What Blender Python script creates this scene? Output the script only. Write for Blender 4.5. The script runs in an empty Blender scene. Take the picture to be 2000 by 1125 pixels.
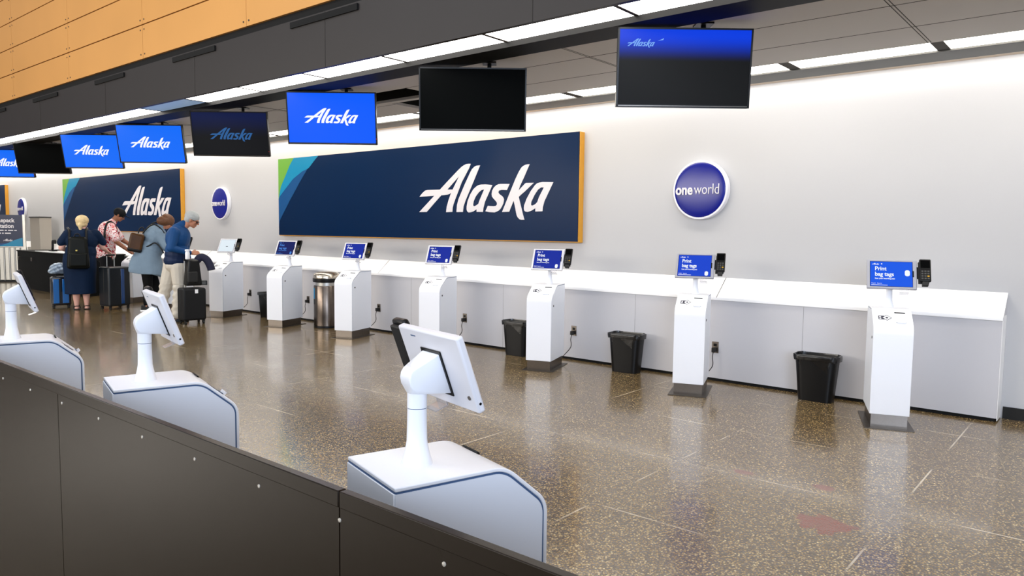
import bpy, bmesh, math, random
from mathutils import Vector, Matrix
random.seed(7)
sc = bpy.context.scene
COL = sc.collection
PI = math.pi

# ------------------------------------------------------------------ camera
cam_d = bpy.data.cameras.new('camera'); cam = bpy.data.objects.new('camera', cam_d); COL.objects.link(cam)
_r = Vector((0.7673, 0.6412, 0.0122)); _u = Vector((-0.0591, 0.0517, 0.9969)); _f = Vector((-0.6386, 0.7656, -0.0776))
_m = Matrix((( _r.x, _u.x, -_f.x, 0), (_r.y, _u.y, -_f.y, 0), (_r.z, _u.z, -_f.z, 1.5), (0, 0, 0, 1)))
cam.matrix_world = _m
cam_d.sensor_width = 36.0
cam_d.lens = 1440.0 / 2000.0 * 36.0
cam_d.clip_start = 0.05
sc.camera = cam

# ------------------------------------------------------------------ exposure, world
sc.view_settings.view_transform = 'Standard'
sc.view_settings.look = 'None'
sc.view_settings.exposure = 0.0
sc.view_settings.gamma = 1.0
sc.view_settings.use_curve_mapping = False
w = bpy.data.worlds.new('hall_daylight'); sc.world = w; w.use_nodes = True
w.node_tree.nodes['Background'].inputs[0].default_value = (0.88, 0.92, 1.0, 1)
w.node_tree.nodes['Background'].inputs[1].default_value = 0.30
def area(name, loc, target, sx, sy, power, col):
    d = bpy.data.lights.new(name, 'AREA'); d.shape = 'RECTANGLE'; d.size = sx; d.size_y = sy; d.energy = power; d.color = col
    o = bpy.data.objects.new(name, d); COL.objects.link(o); o.location = loc
    o.rotation_euler = (Vector(target) - Vector(loc)).to_track_quat('-Z', 'Y').to_euler(); return o
# tall windows of the hall behind the photographer, then added fill lights
area('hall_window_light', (5, -9, 4.2), (-4, 4, 1.2), 14, 4.5, 750, (0.80, 0.88, 1.0))
area('side_fill_light', (4.6, -3.6, 2.6), (-2.2, 1.6, 0.8), 3.2, 2.4, 330, (0.62, 0.76, 1.0))  # unseen cool fill, added close by to brighten the foreground kiosk sides
area('cladding_fill_light', (-12, -7, 3.2), (-8, 4.1, 4.4), 12, 2.0, 900, (1.0, 0.93, 0.84))  # unseen warm fill, added to brighten the tan cladding
area('overhead_fill_light', (-3, -0.5, 6.0), (-3, 0.6, 0.0), 16, 2.0, 330, (0.92, 0.95, 1.0))  # unseen fill from above, added for the kiosk tops and near floor
# tubes hidden in the slot between trim and wall, washing the wall from above
area('wall_wash_light', (-12, 7.10, 2.945), (-12, 7.25, 2.50), 38, 0.05, 100, (1.0, 0.97, 0.92))
STRIP = 11.0
STRIP_REAR = 11.0

# ------------------------------------------------------------------ materials
def lin(c):
    return tuple(((v / 12.92) if v <= 0.04045 else ((v + 0.055) / 1.055) ** 2.4) for v in [x / 255 for x in c]) + (1,)
MATS = {}
def mat(name, rgb, rough=0.5, metal=0.0, spec=0.5, var=0.0, scale=20.0, bump=0.0, coat=0.0, trans=0.0, linear=False):
    m = bpy.data.materials.new(name); m.use_nodes = True; nt = m.node_tree; b = nt.nodes['Principled BSDF']
    c = tuple(rgb) + (1,) if linear else lin(rgb)
    b.inputs['Base Color'].default_value = c; b.inputs['Roughness'].default_value = rough
    b.inputs['Metallic'].default_value = metal; b.inputs['Specular IOR Level'].default_value = spec
    b.inputs['Coat Weight'].default_value = coat; b.inputs['Transmission Weight'].default_value = trans
    tc = nt.nodes.new('ShaderNodeTexCoord'); n = nt.nodes.new('ShaderNodeTexNoise'); n.inputs['Scale'].default_value = scale
    nt.links.new(tc.outputs['Object'], n.inputs['Vector'])
    if var > 0:
        mr = nt.nodes.new('ShaderNodeMapRange'); mr.inputs[3].default_value = 1 - var; mr.inputs[4].default_value = 1 + var
        nt.links.new(n.outputs['Fac'], mr.inputs[0])
        mx = nt.nodes.new('ShaderNodeMix'); mx.data_type = 'RGBA'; mx.blend_type = 'MULTIPLY'; mx.inputs[0].default_value = 1
        mx.inputs[6].default_value = c; nt.links.new(mr.outputs[0], mx.inputs[7]); nt.links.new(mx.outputs[2], b.inputs['Base Color'])
    if bump > 0:
        bp = nt.nodes.new('ShaderNodeBump'); bp.inputs['Strength'].default_value = bump; bp.inputs['Distance'].default_value = 0.01
        nt.links.new(n.outputs['Fac'], bp.inputs['Height']); nt.links.new(bp.outputs[0], b.inputs['Normal'])
    MATS[name] = m; return m
def emis(name, rgb, s, linear=False):
    m = bpy.data.materials.new(name); m.use_nodes = True; b = m.node_tree.nodes['Principled BSDF']
    c = tuple(rgb) + (1,) if linear else lin(rgb)
    b.inputs['Base Color'].default_value = (0.01, 0.01, 0.01, 1); b.inputs['Roughness'].default_value = 0.35; b.inputs['Specular IOR Level'].default_value = 0.03
    b.inputs['Emission Color'].default_value = c; b.inputs['Emission Strength'].default_value = s
    MATS[name] = m; return m
wallm = mat('painted_wall', (193, 193, 195), 0.42, spec=0.3, var=0.02, scale=1.2, bump=0.03)
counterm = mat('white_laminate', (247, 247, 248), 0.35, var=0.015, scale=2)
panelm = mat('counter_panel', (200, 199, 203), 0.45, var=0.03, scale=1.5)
shellm = mat('kiosk_white', (238, 240, 246), 0.32, var=0.01, scale=5)
sidem = mat('kiosk_side_white', (228, 233, 243), 0.4, var=0.01, scale=5)
groovem = mat('groove_grey', (66, 92, 130), 0.6)
steelm = mat('brushed_steel', (128, 120, 112), 0.3, metal=1.0, var=0.08, scale=60)
platem = mat('dark_plate', (85, 78, 70), 0.35, metal=0.7, var=0.1, scale=12)
blackm = mat('black_plastic', (12, 12, 13), 0.35, spec=0.25, var=0.05)
linerm = mat('black_liner', (12, 12, 13), 0.22, bump=0.4, scale=18)
rubberm = mat('black_rubber', (14, 14, 14), 0.6)
frame_grey = mat('tablet_frame_grey', (168, 168, 176), 0.4)
frame_white = mat('tablet_frame_white', (226, 226, 232), 0.35)
iconm = mat('icon_navy', (16, 22, 48), 0.5)
clearm = mat('clear_acrylic', (240, 240, 245), 0.1, trans=0.8)
ceilm = mat('ceiling_grey', (196, 192, 188), 0.7, var=0.02, scale=2)
seamm = mat('seam_dark', (60, 56, 52), 0.8)
beamm = mat('black_beam', (12, 12, 12), 0.6, spec=0.15)
trimm = mat('dark_trim', (66, 66, 64), 0.5)
lipm = mat('wall_lip', (196, 178, 158), 0.5)
fasciam = mat('fascia_charcoal', (50, 46, 45), 0.45, spec=0.3, var=0.06, scale=3)
voidm = mat('void_black', (5, 5, 5), 0.9)
basem = mat('baseboard_black', (14, 14, 14), 0.4)
woodm = mat('sign_edge_wood', (214, 152, 42), 0.45, var=0.06, scale=14)
signm = mat('sign_navy', (0, 32, 68), 0.3, spec=0.1)
signg = mat('sign_green', (108, 166, 62), 0.25)
signt = mat('sign_teal', (0, 134, 178), 0.25)
signb = mat('sign_blue', (0, 74, 132), 0.25)
letterm = mat('letter_white', (226, 222, 226), 0.4)
discm = mat('disc_blue', (8, 22, 130), 0.25)
ringm = mat('disc_ring_white', (232, 232, 238), 0.4)
silverm = mat('silver_metal', (190, 188, 182), 0.35, metal=0.9, var=0.08, scale=30)
capm = mat('beige_cabinet', (176, 168, 156), 0.5)

# brown satin metal of the barrier
barm = mat('barrier_bronze', (27, 20, 13), 0.27, metal=0.0, spec=0.14, var=0.10, scale=2.2)
# tan metal cladding
tanm = mat('tan_cladding', (226, 164, 88), 0.40, metal=0.1, var=0.10, scale=0.9)
# floor: polished brown concrete with aggregate, joints and patches
def floor_mat():
    m = bpy.data.materials.new('polished_aggregate_floor'); m.use_nodes = True; nt = m.node_tree; N = nt.nodes; L = nt.links
    b = N['Principled BSDF']; tc = N.new('ShaderNodeTexCoord'); sep = N.new('ShaderNodeSeparateXYZ'); L.new(tc.outputs['Object'], sep.inputs[0])
    def math_(op, a, bb=None, c=None):
        n = N.new('ShaderNodeMath'); n.operation = op
        for i, v in enumerate((a, bb, c)):
            if v is None: continue
            if isinstance(v, (int, float)): n.inputs[i].default_value = v
            else: L.new(v, n.inputs[i])
        return n.outputs[0]
    def mixc(f, a, bb):
        n = N.new('ShaderNodeMix'); n.data_type = 'RGBA'
        if isinstance(f, (int, float)): n.inputs[0].default_value = f
        else: L.new(f, n.inputs[0])
        for i, v in ((6, a), (7, bb)):
            if isinstance(v, tuple): n.inputs[i].default_value = v
            else: L.new(v, n.inputs[i])
        return n.outputs[2]
    def noise(s, d=2.0, r=0.5):
        n = N.new('ShaderNodeTexNoise'); n.inputs['Scale'].default_value = s; n.inputs['Detail'].default_value = d; n.inputs['Roughness'].default_value = r
        L.new(tc.outputs['Object'], n.inputs['Vector']); return n.outputs['Fac']
    def ramp(f, pts):
        n = N.new('ShaderNodeValToRGB'); L.new(f, n.inputs[0]); e = n.color_ramp.elements
        e[0].position, e[0].color = pts[0]; e[1].position, e[1].color = pts[-1]
        for p, c in pts[1:-1]:
            k = e.new(p); k.color = c
        return n.outputs[0]
    v = N.new('ShaderNodeTexVoronoi'); v.inputs['Scale'].default_value = 100; L.new(tc.outputs['Object'], v.inputs['Vector'])
    agg = ramp(v.outputs['Color'], [(0.0, lin((40, 28, 14))), (0.35, lin((108, 86, 50))), (0.7, lin((176, 150, 98))), (1.0, lin((232, 214, 164)))])
    v2 = N.new('ShaderNodeTexVoronoi'); v2.inputs['Scale'].default_value = 100; L.new(tc.outputs['Object'], v2.inputs['Vector'])
    edge = ramp(v2.outputs['Distance'], [(0.25, (1, 1, 1, 1)), (0.75, (0, 0, 0, 1))])
    base = mixc(edge, lin((72, 56, 36)), agg)
    big = noise(0.9, 4, 0.6)
    paste = mixc(ramp(big, [(0.35, (0, 0, 0, 1)), (0.7, (1, 1, 1, 1))]), base, lin((112, 92, 62)))
    base = mixc(0.35, base, paste)
    # brown repair patches with a shape of their own
    def patch(cx, cy, rx, ry):
        nz = noise(11.0, 3, 0.6)
        dx = math_('DIVIDE', math_('SUBTRACT', sep.outputs[0], cx), rx); dy = math_('DIVIDE', math_('SUBTRACT', sep.outputs[1], cy), ry)
        d = math_('ADD', math_('MULTIPLY', dx, dx), math_('MULTIPLY', dy, dy))
        d = math_('ADD', d, math_('MULTIPLY', math_('SUBTRACT', nz, 0.5), 5.0))
        return math_('LESS_THAN', d, 1.0)
    pm = patch(-1.13, 3.90, 0.13, 0.11)
    for a in ((-1.78, 4.43, 0.09, 0.03), (-1.30, 4.48, 0.07, 0.035)):
        pm = math_('MAXIMUM', pm, patch(*a))
    base = mixc(pm, base, lin((124, 66, 46)))
    # saw-cut joints
    def joint(sock, off, step, hw):
        f = math_('MODULO', math_('ADD', sock, off), step); f = math_('ABSOLUTE', math_('SUBTRACT', f, step / 2))
        return math_('LESS_THAN', f, hw)
    jx = joint(sep.outputs[0], 1.31 * 40 + 0.888 + 0.655, 1.31, 0.005); jy = joint(sep.outputs[1], 1.0 * 40 - 3.36 + 0.5, 1.0, 0.005)
    j = math_('MAXIMUM', jx, jy)
    jn = ramp(noise(1.6, 2), [(0.48, (0.08, 0.08, 0.08, 1)), (0.62, (1, 1, 1, 1))])
    jf = math_('MULTIPLY', j, jn)
    base = mixc(math_('MULTIPLY', jf, 0.95), base, lin((206, 194, 172)))
    L.new(base, b.inputs['Base Color'])
    r = N.new('ShaderNodeMapRange'); L.new(noise(2.2, 4), r.inputs[0]); r.inputs[3].default_value = 0.14; r.inputs[4].default_value = 0.30
    L.new(r.outputs[0], b.inputs['Roughness']); b.inputs['Specular IOR Level'].default_value = 0.6; b.inputs['Coat Weight'].default_value = 0.55; b.inputs['Coat Roughness'].default_value = 0.10
    bp = N.new('ShaderNodeBump'); bp.inputs['Strength'].default_value = 0.22; bp.inputs['Distance'].default_value = 0.003; L.new(v.outputs['Distance'], bp.inputs['Height'])
    bp2 = N.new('ShaderNodeBump'); bp2.inputs['Strength'].default_value = 0.12; bp2.inputs['Distance'].default_value = 0.02; L.new(noise(9, 2), bp2.inputs['Height']); L.new(bp2.outputs[0], bp.inputs['Normal'])
    L.new(bp.outputs[0], b.inputs['Normal']); return m
floorm = floor_mat()

# ------------------------------------------------------------------ helpers
def link(name, me, m, parent=None, smooth=None):
    me.name = name
    o = bpy.data.objects.new(name, me); COL.objects.link(o)
    if m is not None:
        me.materials.clear(); me.materials.append(m)
    if smooth is not None:
        for p in me.polygons: p.use_smooth = True
        me.set_sharp_from_angle(angle=math.radians(smooth))
    if parent: o.parent = parent
    return o
def obj(name, bm, m, parent=None, smooth=None, bevel=0.0, seg=2, T=None):
    bmesh.ops.recalc_face_normals(bm, faces=bm.faces)
    if T is not None: bmesh.ops.transform(bm, matrix=T, verts=bm.verts)
    me = bpy.data.meshes.new(name); bm.to_mesh(me); bm.free()
    o = link(name, me, m, parent, smooth)
    if bevel > 0:
        md = o.modifiers.new('bevel', 'BEVEL'); md.width = bevel; md.segments = seg; md.limit_method = 'ANGLE'; md.angle_limit = math.radians(40)
        if smooth is None:
            for p in me.polygons: p.use_smooth = True
            me.set_sharp_from_angle(angle=math.radians(50))
    return o
def tag(o, label=None, cat=None, group=None, kind=None):
    if label: o['label'] = label
    if cat: o['category'] = cat
    if group: o['group'] = group
    if kind: o['kind'] = kind
    return o
def empty(name, loc, label, cat, group=None, rz=0):
    o = bpy.data.objects.new(name, None); COL.objects.link(o); o.location = loc; o.rotation_euler = (0, 0, rz); o.empty_display_size = 0.1
    return tag(o, label, cat, group)
def struct(name, bm, m, **k):
    return tag(obj(name, bm, m, **k), kind='structure')
def box(bm, x0, x1, y0, y1, z0, z1):
    vs = [bm.verts.new((x, y, z)) for x in (x0, x1) for y in (y0, y1) for z in (z0, z1)]
    for f in ((0, 1, 3, 2), (4, 6, 7, 5), (0, 4, 5, 1), (2, 3, 7, 6), (0, 2, 6, 4), (1, 5, 7, 3)): bm.faces.new([vs[i] for i in f])
    return bm
def B(*a):
    return box(bmesh.new(), *a)
def prism(bm, pts, a0, a1, axis='x'):
    """polygon pts in the two other axes, extruded along axis from a0 to a1"""
    def P(a, p):
        if axis == 'x': return (a, p[0], p[1])
        if axis == 'y': return (p[0], a, p[1])
        return (p[0], p[1], a)
    A = [bm.verts.new(P(a0, p)) for p in pts]; Bv = [bm.verts.new(P(a1, p)) for p in pts]
    bm.faces.new(A); bm.faces.new(Bv[::-1]); n = len(pts)
    for i in range(n): bm.faces.new((A[i], A[(i + 1) % n], Bv[(i + 1) % n], Bv[i]))
    return bm
def lathe(bm, prof, c=(0, 0, 0), n=24, sx=1, sy=1):
    rings = []
    for r, z in prof:
        rings.append([bm.verts.new((c[0] + r * sx * math.cos(2 * PI * i / n), c[1] + r * sy * math.sin(2 * PI * i / n), c[2] + z)) for i in range(n)])
    for a, b in zip(rings, rings[1:]):
        for i in range(n): bm.faces.new((a[i], a[(i + 1) % n], b[(i + 1) % n], b[i]))
    bm.faces.new(rings[0][::-1]); bm.faces.new(rings[-1]); return bm
def tube(bm, pts, r, n=10, r1=None):
    pts = [Vector(p) for p in pts]; rings = []; N = len(pts)
    t0 = (pts[1] - pts[0]).normalized(); ref = Vector((0, 0, 1)) if abs(t0.z) < 0.9 else Vector((1, 0, 0))
    u = t0.cross(ref).normalized()
    for i, p in enumerate(pts):
        t = (pts[min(i + 1, N - 1)] - pts[max(i - 1, 0)]).normalized()
        u = (u - t * u.dot(t)).normalized(); v = t.cross(u)
        rr = (r[i] if isinstance(r, (list, tuple)) else (r if r1 is None else r + (r1 - r) * i / (N - 1)))
        rings.append([bm.verts.new(p + (u * math.cos(2 * PI * k / n) + v * math.sin(2 * PI * k / n)) * rr) for k in range(n)])
    for a, b in zip(rings, rings[1:]):
        for i in range(n): bm.faces.new((a[i], a[(i + 1) % n], b[(i + 1) % n], b[i]))
    bm.faces.new(rings[0][::-1]); bm.faces.new(rings[-1]); return bm
def smoothpath(pts, k=6):
    pts = [Vector(p) for p in pts]; out = []
    P = [pts[0]] + pts + [pts[-1]]
    for i in range(1, len(P) - 2):
        a, b, c, d = P[i - 1:i + 3]
        for j in range(k):
            t = j / k
            out.append(0.5 * ((2 * b) + (c - a) * t + (2 * a - 5 * b + 4 * c - d) * t * t + (3 * b - a - 3 * c + d) * t ** 3))
    out.append(pts[-1]); return out
def hull(pts):
    bm = bmesh.new(); vs = [bm.verts.new(p) for p in pts]
    r = bmesh.ops.convex_hull(bm, input=vs)
    bmesh.ops.delete(bm, geom=[v for v in bm.verts if not v.link_faces], context='VERTS'); return bm
def flat_mesh(loops, thick):
    """filled outline (with holes) in the XZ plane, front face at y=-thick"""
    cu = bpy.data.curves.new('c', 'CURVE'); cu.dimensions = '2D'; cu.fill_mode = 'BOTH'; cu.extrude = thick / 2
    for L in loops:
        s = cu.splines.new('POLY'); s.points.add(len(L) - 1); s.use_cyclic_u = True
        for i, (x, y) in enumerate(L): s.points[i].co = (x, y, 0, 1)
    return cu_mesh(cu, thick)
def cu_mesh(cu, thick):
    o = bpy.data.objects.new('c', cu); COL.objects.link(o)
    dg = bpy.context.evaluated_depsgraph_get(); me = bpy.data.meshes.new_from_object(o.evaluated_get(dg))
    bpy.data.objects.remove(o); bpy.data.curves.remove(cu)
    me.transform(Matrix.Translation((0, -thick / 2, 0)) @ Matrix.Rotation(PI / 2, 4, 'X')); return me
def flat(name, loops, m, parent, T=None, thick=0.001):
    me = flat_mesh(loops, thick)
    if T is not None: me.transform(T)
    return link(name, me, m, parent)
def text(name, s, size, m, parent, T=None, thick=0.0006, bold=0.0, align='LEFT', sx=1.0, spacing=1.0):
    cu = bpy.data.curves.new('t', 'FONT'); cu.body = s; cu.size = size; cu.align_x = align; cu.extrude = thick / 2; cu.offset = bold; cu.space_character = spacing
    cu.resolution_u = 4
    me = cu_mesh(cu, thick)
    if sx != 1: me.transform(Matrix.Scale(sx, 4, (1, 0, 0)))
    if T is not None: me.transform(T)
    return link(name, me, m, parent)
def rect(x0, x1, z0, z1, r=0.0, n=5):
    if r <= 0: return [(x0, z0), (x1, z0), (x1, z1), (x0, z1)]
    out = []
    for cx, cz, a in ((x1 - r, z0 + r, -90), (x1 - r, z1 - r, 0), (x0 + r, z1 - r, 90), (x0 + r, z0 + r, 180)):
        for i in range(n + 1):
            t = math.radians(a + 90 * i / n); out.append((cx + r * math.cos(t), cz + r * math.sin(t)))
    return out
def circle(cx, cz, r, n=32, rz=None):
    return [(cx + r * math.cos(2 * PI * i / n), cz + (rz or r) * math.sin(2 * PI * i / n)) for i in range(n)]
def T3(x, y, z): return Matrix.Translation((x, y, z))
def copy_tree(o, parent=None):
    c = o.copy(); COL.objects.link(c); c.parent = parent
    for ch in list(o.children): copy_tree(ch, c)
    return c

LOGO=[[(0.000,0.046),(0.064,0.046),(0.088,0.065),(0.129,0.097),(0.186,0.142),(0.216,0.143),(0.238,0.145),(0.254,0.149),(0.267,0.155),(0.247,0.113),(0.232,0.075),(0.227,0.044),(0.278,0.045),(0.280,0.069),(0.287,0.090),(0.305,0.126),(0.352,0.214),(0.407,0.288),(0.419,0.313),(0.402,0.314),(0.385,0.313),(0.368,0.308),(0.347,0.298),(0.321,0.281),(0.251,0.231),(0.175,0.175),(0.073,0.176),(0.054,0.174),(0.038,0.166),(0.021,0.154),(0.002,0.137),(0.069,0.139),(0.129,0.141)],
[(0.330,0.247),(0.236,0.174),(0.279,0.173)],
[(0.491,0.301),(0.476,0.301),(0.461,0.300),(0.447,0.295),(0.430,0.283),(0.417,0.266),(0.373,0.197),(0.327,0.118),(0.315,0.084),(0.311,0.044),(0.362,0.044),(0.367,0.077),(0.381,0.108),(0.441,0.211)],
[(0.583,0.190),(0.533,0.195),(0.500,0.195),(0.483,0.193),(0.467,0.187),(0.442,0.171),(0.417,0.141),(0.398,0.104),(0.391,0.074),(0.391,0.058),(0.396,0.047),(0.407,0.041),(0.422,0.042),(0.443,0.047),(0.468,0.059),(0.468,0.044),(0.516,0.043),(0.519,0.066),(0.530,0.099)],
[(0.523,0.167),(0.504,0.165),(0.484,0.153),(0.461,0.131),(0.445,0.104),(0.440,0.082),(0.447,0.075),(0.462,0.079),(0.480,0.088),(0.490,0.109)],
[(0.707,0.192),(0.676,0.193),(0.646,0.194),(0.629,0.193),(0.612,0.188),(0.595,0.176),(0.583,0.160),(0.579,0.140),(0.582,0.127),(0.591,0.118),(0.611,0.101),(0.618,0.093),(0.619,0.083),(0.611,0.076),(0.596,0.074),(0.574,0.075),(0.552,0.077),(0.534,0.047),(0.562,0.042),(0.601,0.040),(0.627,0.048),(0.642,0.057),(0.654,0.071),(0.665,0.091),(0.669,0.110),(0.665,0.118),(0.658,0.126),(0.636,0.139),(0.629,0.146),(0.628,0.152),(0.633,0.159),(0.651,0.162),(0.689,0.160)],
[(0.843,0.291),(0.829,0.291),(0.815,0.289),(0.799,0.283),(0.787,0.275),(0.771,0.255),(0.747,0.216),(0.706,0.138),(0.656,0.042),(0.707,0.043),(0.737,0.102),(0.745,0.077),(0.756,0.035),(0.760,0.023),(0.766,0.014),(0.777,0.004),(0.789,0.000),(0.813,0.000),(0.801,0.032),(0.772,0.122),(0.789,0.134),(0.813,0.149),(0.873,0.193),(0.821,0.194),(0.813,0.190),(0.770,0.155),(0.780,0.180),(0.804,0.220)],
[(1.000,0.192),(0.955,0.194),(0.931,0.195),(0.912,0.193),(0.896,0.190),(0.881,0.180),(0.853,0.150),(0.826,0.110),(0.810,0.076),(0.808,0.060),(0.811,0.050),(0.817,0.044),(0.833,0.041),(0.855,0.046),(0.871,0.053),(0.886,0.061),(0.886,0.043),(0.933,0.044),(0.935,0.065),(0.945,0.096)],
[(0.940,0.167),(0.920,0.167),(0.901,0.156),(0.878,0.128),(0.858,0.094),(0.856,0.080),(0.860,0.074),(0.869,0.075),(0.883,0.080),(0.898,0.092),(0.909,0.118)]]

def logo(name, w, m, parent, T, thick=0.001):
    """cursive wordmark, width w, lower-left at T's origin"""
    return flat(name, [[(x * w, z * w) for x, z in L] for L in LOGO], m, parent, T, thick)
# ------------------------------------------------------------------ the setting
D = 7.228; DC = 7.011; ZC = 2.955; XL = -31.0; XR = 7.0
struct('floor', B(XL, 14, -14, D, -0.1, 0.0), floorm)
struct('wall_back', B(XL, XR, D, D + 0.2, 0.0, 3.3), wallm)
struct('wall_left', B(XL - 0.2, XL, -4, D + 0.2, 0, 7.5), wallm)
struct('baseboard_back', B(-0.72, XR, D - 0.014, D, 0.0, 0.10), basem)
# ceiling over the counters, with two lifted tiles left open
cb = bmesh.new()
H1 = (-7.15, -5.83, 5.235, 5.70); H2 = (-6.68, -5.45, 5.78, 6.27)
def ceil_rect(x0, x1, y0, y1): box(cb, x0, x1, y0, y1, ZC, ZC + 0.03)
ceil_rect(XL, XR, 4.72, H1[2]); ceil_rect(XL, H1[0], H1[2], H1[3]); ceil_rect(H1[1], XR, H1[2], H1[3])
ceil_rect(XL, XR, H1[3], H2[2]); ceil_rect(XL, H2[0], H2[2], H2[3]); ceil_rect(H2[1], XR, H2[2], H2[3]); ceil_rect(XL, XR, H2[3], 6.40)
struct('ceiling', cb, ceilm)
vb = bmesh.new()
for h in (H1, H2):
    box(vb, h[0], h[1], h[2], h[3], ZC + 0.30, ZC + 0.32)
    box(vb, h[0] - 0.01, h[0], h[2], h[3], ZC + 0.03, ZC + 0.30); box(vb, h[1], h[1] + 0.01, h[2], h[3], ZC + 0.03, ZC + 0.30)
    box(vb, h[0], h[1], h[2] - 0.01, h[2], ZC + 0.03, ZC + 0.30); box(vb, h[0], h[1], h[3], h[3] + 0.01, ZC + 0.03, ZC + 0.30)
struct('trim_1', vb, voidm)
sb = bmesh.new()
for y in (5.233, 5.838):
    for x0, x1 in ((XL, H1[0]), (H1[1], XR)) if y < 5.5 else ((XL, H2[0]), (H2[1], XR)): box(sb, x0, x1, y - 0.004, y + 0.004, ZC - 0.0012, ZC + 0.001)
xs = -1.245
while xs > -28:
    if not (-7.2 < xs < -5.4): 
        for d in (-0.011, 0.011): box(sb, xs + d - 0.003, xs + d + 0.003, 4.74, 6.38, ZC - 0.0012, ZC + 0.001)
    xs -= 2.31
struct('trim_2', sb, seamm)
struct('trim_3', B(XL, XR, 4.445, 4.725, 2.915, 3.10), beamm)          # black beam beside the front light strip
struct('trim_4', B(XL, XR, 6.705, 7.06, 2.945, 3.0), trimm)              # dark trim beside the rear light strip
struct('trim_5', B(XL, XR, 7.06, D, 2.962, 3.0), lipm)
struct('wall_fascia', B(XL, XR, 4.13, 4.17, ZC, 3.45), fasciam, bevel=0)
fj = bmesh.new()
x = -0.9
while x > -28: box(fj, x - 0.003, x + 0.003, 4.127, 4.131, ZC, 3.45); x -= 2.39
struct('trim_6', fj, seamm)
struct('trim_7', B(XL, XR, 4.15, 4.2, 3.45, 7.4), voidm)                # dark gaps behind the cladding
tb = bmesh.new(); rows = 9; z = 3.525
for r in range(rows):
    x = XR - 0.1 - (0.0)
    x = 0.02
    x0s = [0.02 + 2.33 * 3 - 2.33 * k for k in range(0, 17)]
    for x1 in x0s: box(tb, x1 - 2.33 + 0.003, x1 - 0.003, 4.118, 4.148, z, z + 0.392)
    z += 0.406
struct('wall_cladding', tb, tanm)
rv = bmesh.new()
for r in range(4):
    for k in range(0, 16):
        xx = 0.02 + 2.33 * 2 - 2.33 * k
        for dx in (-0.05, 0.05):
            for dz in (0.05, 0.34): box(rv, xx + dx - 0.008, xx + dx + 0.008, 4.112, 4.12, 3.525 + 0.406 * r + dz - 0.008, 3.525 + 0.406 * r + dz + 0.008)
struct('trim_8', rv, steelm)
sl = bmesh.new()
for x0, x1 in ((-13.1, -12.1), (-10.75, -9.85), (-8.55, -7.6), (-6.2, -5.2), (-3.9, -2.9), (-1.5, -0.5), (-15.3, -14.4), (-17.6, -16.7)):
    box(sl, x0, x1, 4.112, 4.131, 3.375, 3.43)
struct('trim_9', sl, voidm)

# light strips: every diffuser panel is a lamp of its own
stripm = emis('strip_diffuser', (255, 250, 244), STRIP)
stripr = emis('strip_diffuser_rear', (255, 248, 236), STRIP_REAR)
stripd = emis('strip_diffuser_dull', (120, 140, 165), 1.0)
ORD = 'first second third fourth fifth sixth seventh eighth ninth tenth eleventh twelfth'.split()
def pix(x, y, z):
    v_ = Vector((x, y, z - 1.5)); d_ = v_.dot(_f)
    if d_ < 0.2: return None
    u_ = 1000 + 1440 * v_.dot(_r) / d_; w_ = 562.5 - 1440 * v_.dot(_u) / d_
    return u_ if 0 < u_ < 2000 and 0 < w_ < 1125 else None
def strip(n0, x_first, step, y0, y1, zz, name, lab, grp, gap=0.03, zz_=0):
    x = x_first; first = None; i = 0; seen = []
    while x > -29:
        if first is None:
            t = empty(name, ((x - step / 2), (y0 + y1) / 2, zz), lab, 'ceiling light', grp)
            obj('diffuser', B(-step / 2 + gap, step / 2, -(y1 - y0) / 2, (y1 - y0) / 2, 0.004, 0.02), stripm if zz_ == 0 else stripr, t)
            obj('divider', B(-step / 2, -step / 2 + gap, -(y1 - y0) / 2, (y1 - y0) / 2, 0, 0.025), seamm, t); first = t
        else:
            t = copy_tree(first); t.location.x = x - step / 2
            if zz_ == 0 and -9.6 < x - step / 2 < -8.4:
                for ch in t.children:
                    if ch.name.startswith('diffuser'): ch.data = ch.data.copy(); ch.data.materials[0] = stripd
        
        vis = pix(x - step / 2, (y0 + y1) / 2, zz)
        if vis is not None: seen.append((vis, t))
        x -= step
    seen.sort(key=lambda s_: -s_[0])
    for k_, (v_, t_) in enumerate(seen):
        if k_ < len(ORD): t_['label'] = 'white lit ceiling panel ' + ('under the charcoal fascia' if zz_ == 0 else 'beside the white wall') + ', ' + ORD[k_] + ' in view from the right'
    where = 'under the charcoal fascia' if zz_ == 0 else 'beside the white wall'
    ids = {t_.name for v_, t_ in seen}
    for t_ in [o for o in COL.objects if o.get('group') == grp]:
        if t_.name not in ids: t_['label'] = 'lit ceiling panel ' + where + ', past the right edge of the photo' if t_.location.x > -6 else 'lit ceiling panel ' + where + ', hidden at the far left end'
    for v_, t_ in seen[len(ORD):]: t_['label'] = 'tiny far ceiling panel ' + where + ', further left than the twelfth in view'
    for k_, (v_, t_) in enumerate(seen):
        if zz_ == 0 and -9.6 < t_.location.x < -8.4: t_['label'] = 'dull unlit blue-grey ceiling panel, the only dark one of the strip under the charcoal fascia'
strip(0, 1.95, 1.151, 4.17, 4.445, ZC, 'strip_light', 'white lit diffuser panel of the continuous light strip under the charcoal fascia', 'light strip panels under the charcoal fascia')
strip(0, 2.22, 1.156, 6.40, 6.705, ZC, 'recessed_strip_light', 'white lit diffuser panel of the narrow light strip next to the white wall', 'light strip panels next to the white wall', gap=0.09, zz_=1)

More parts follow.
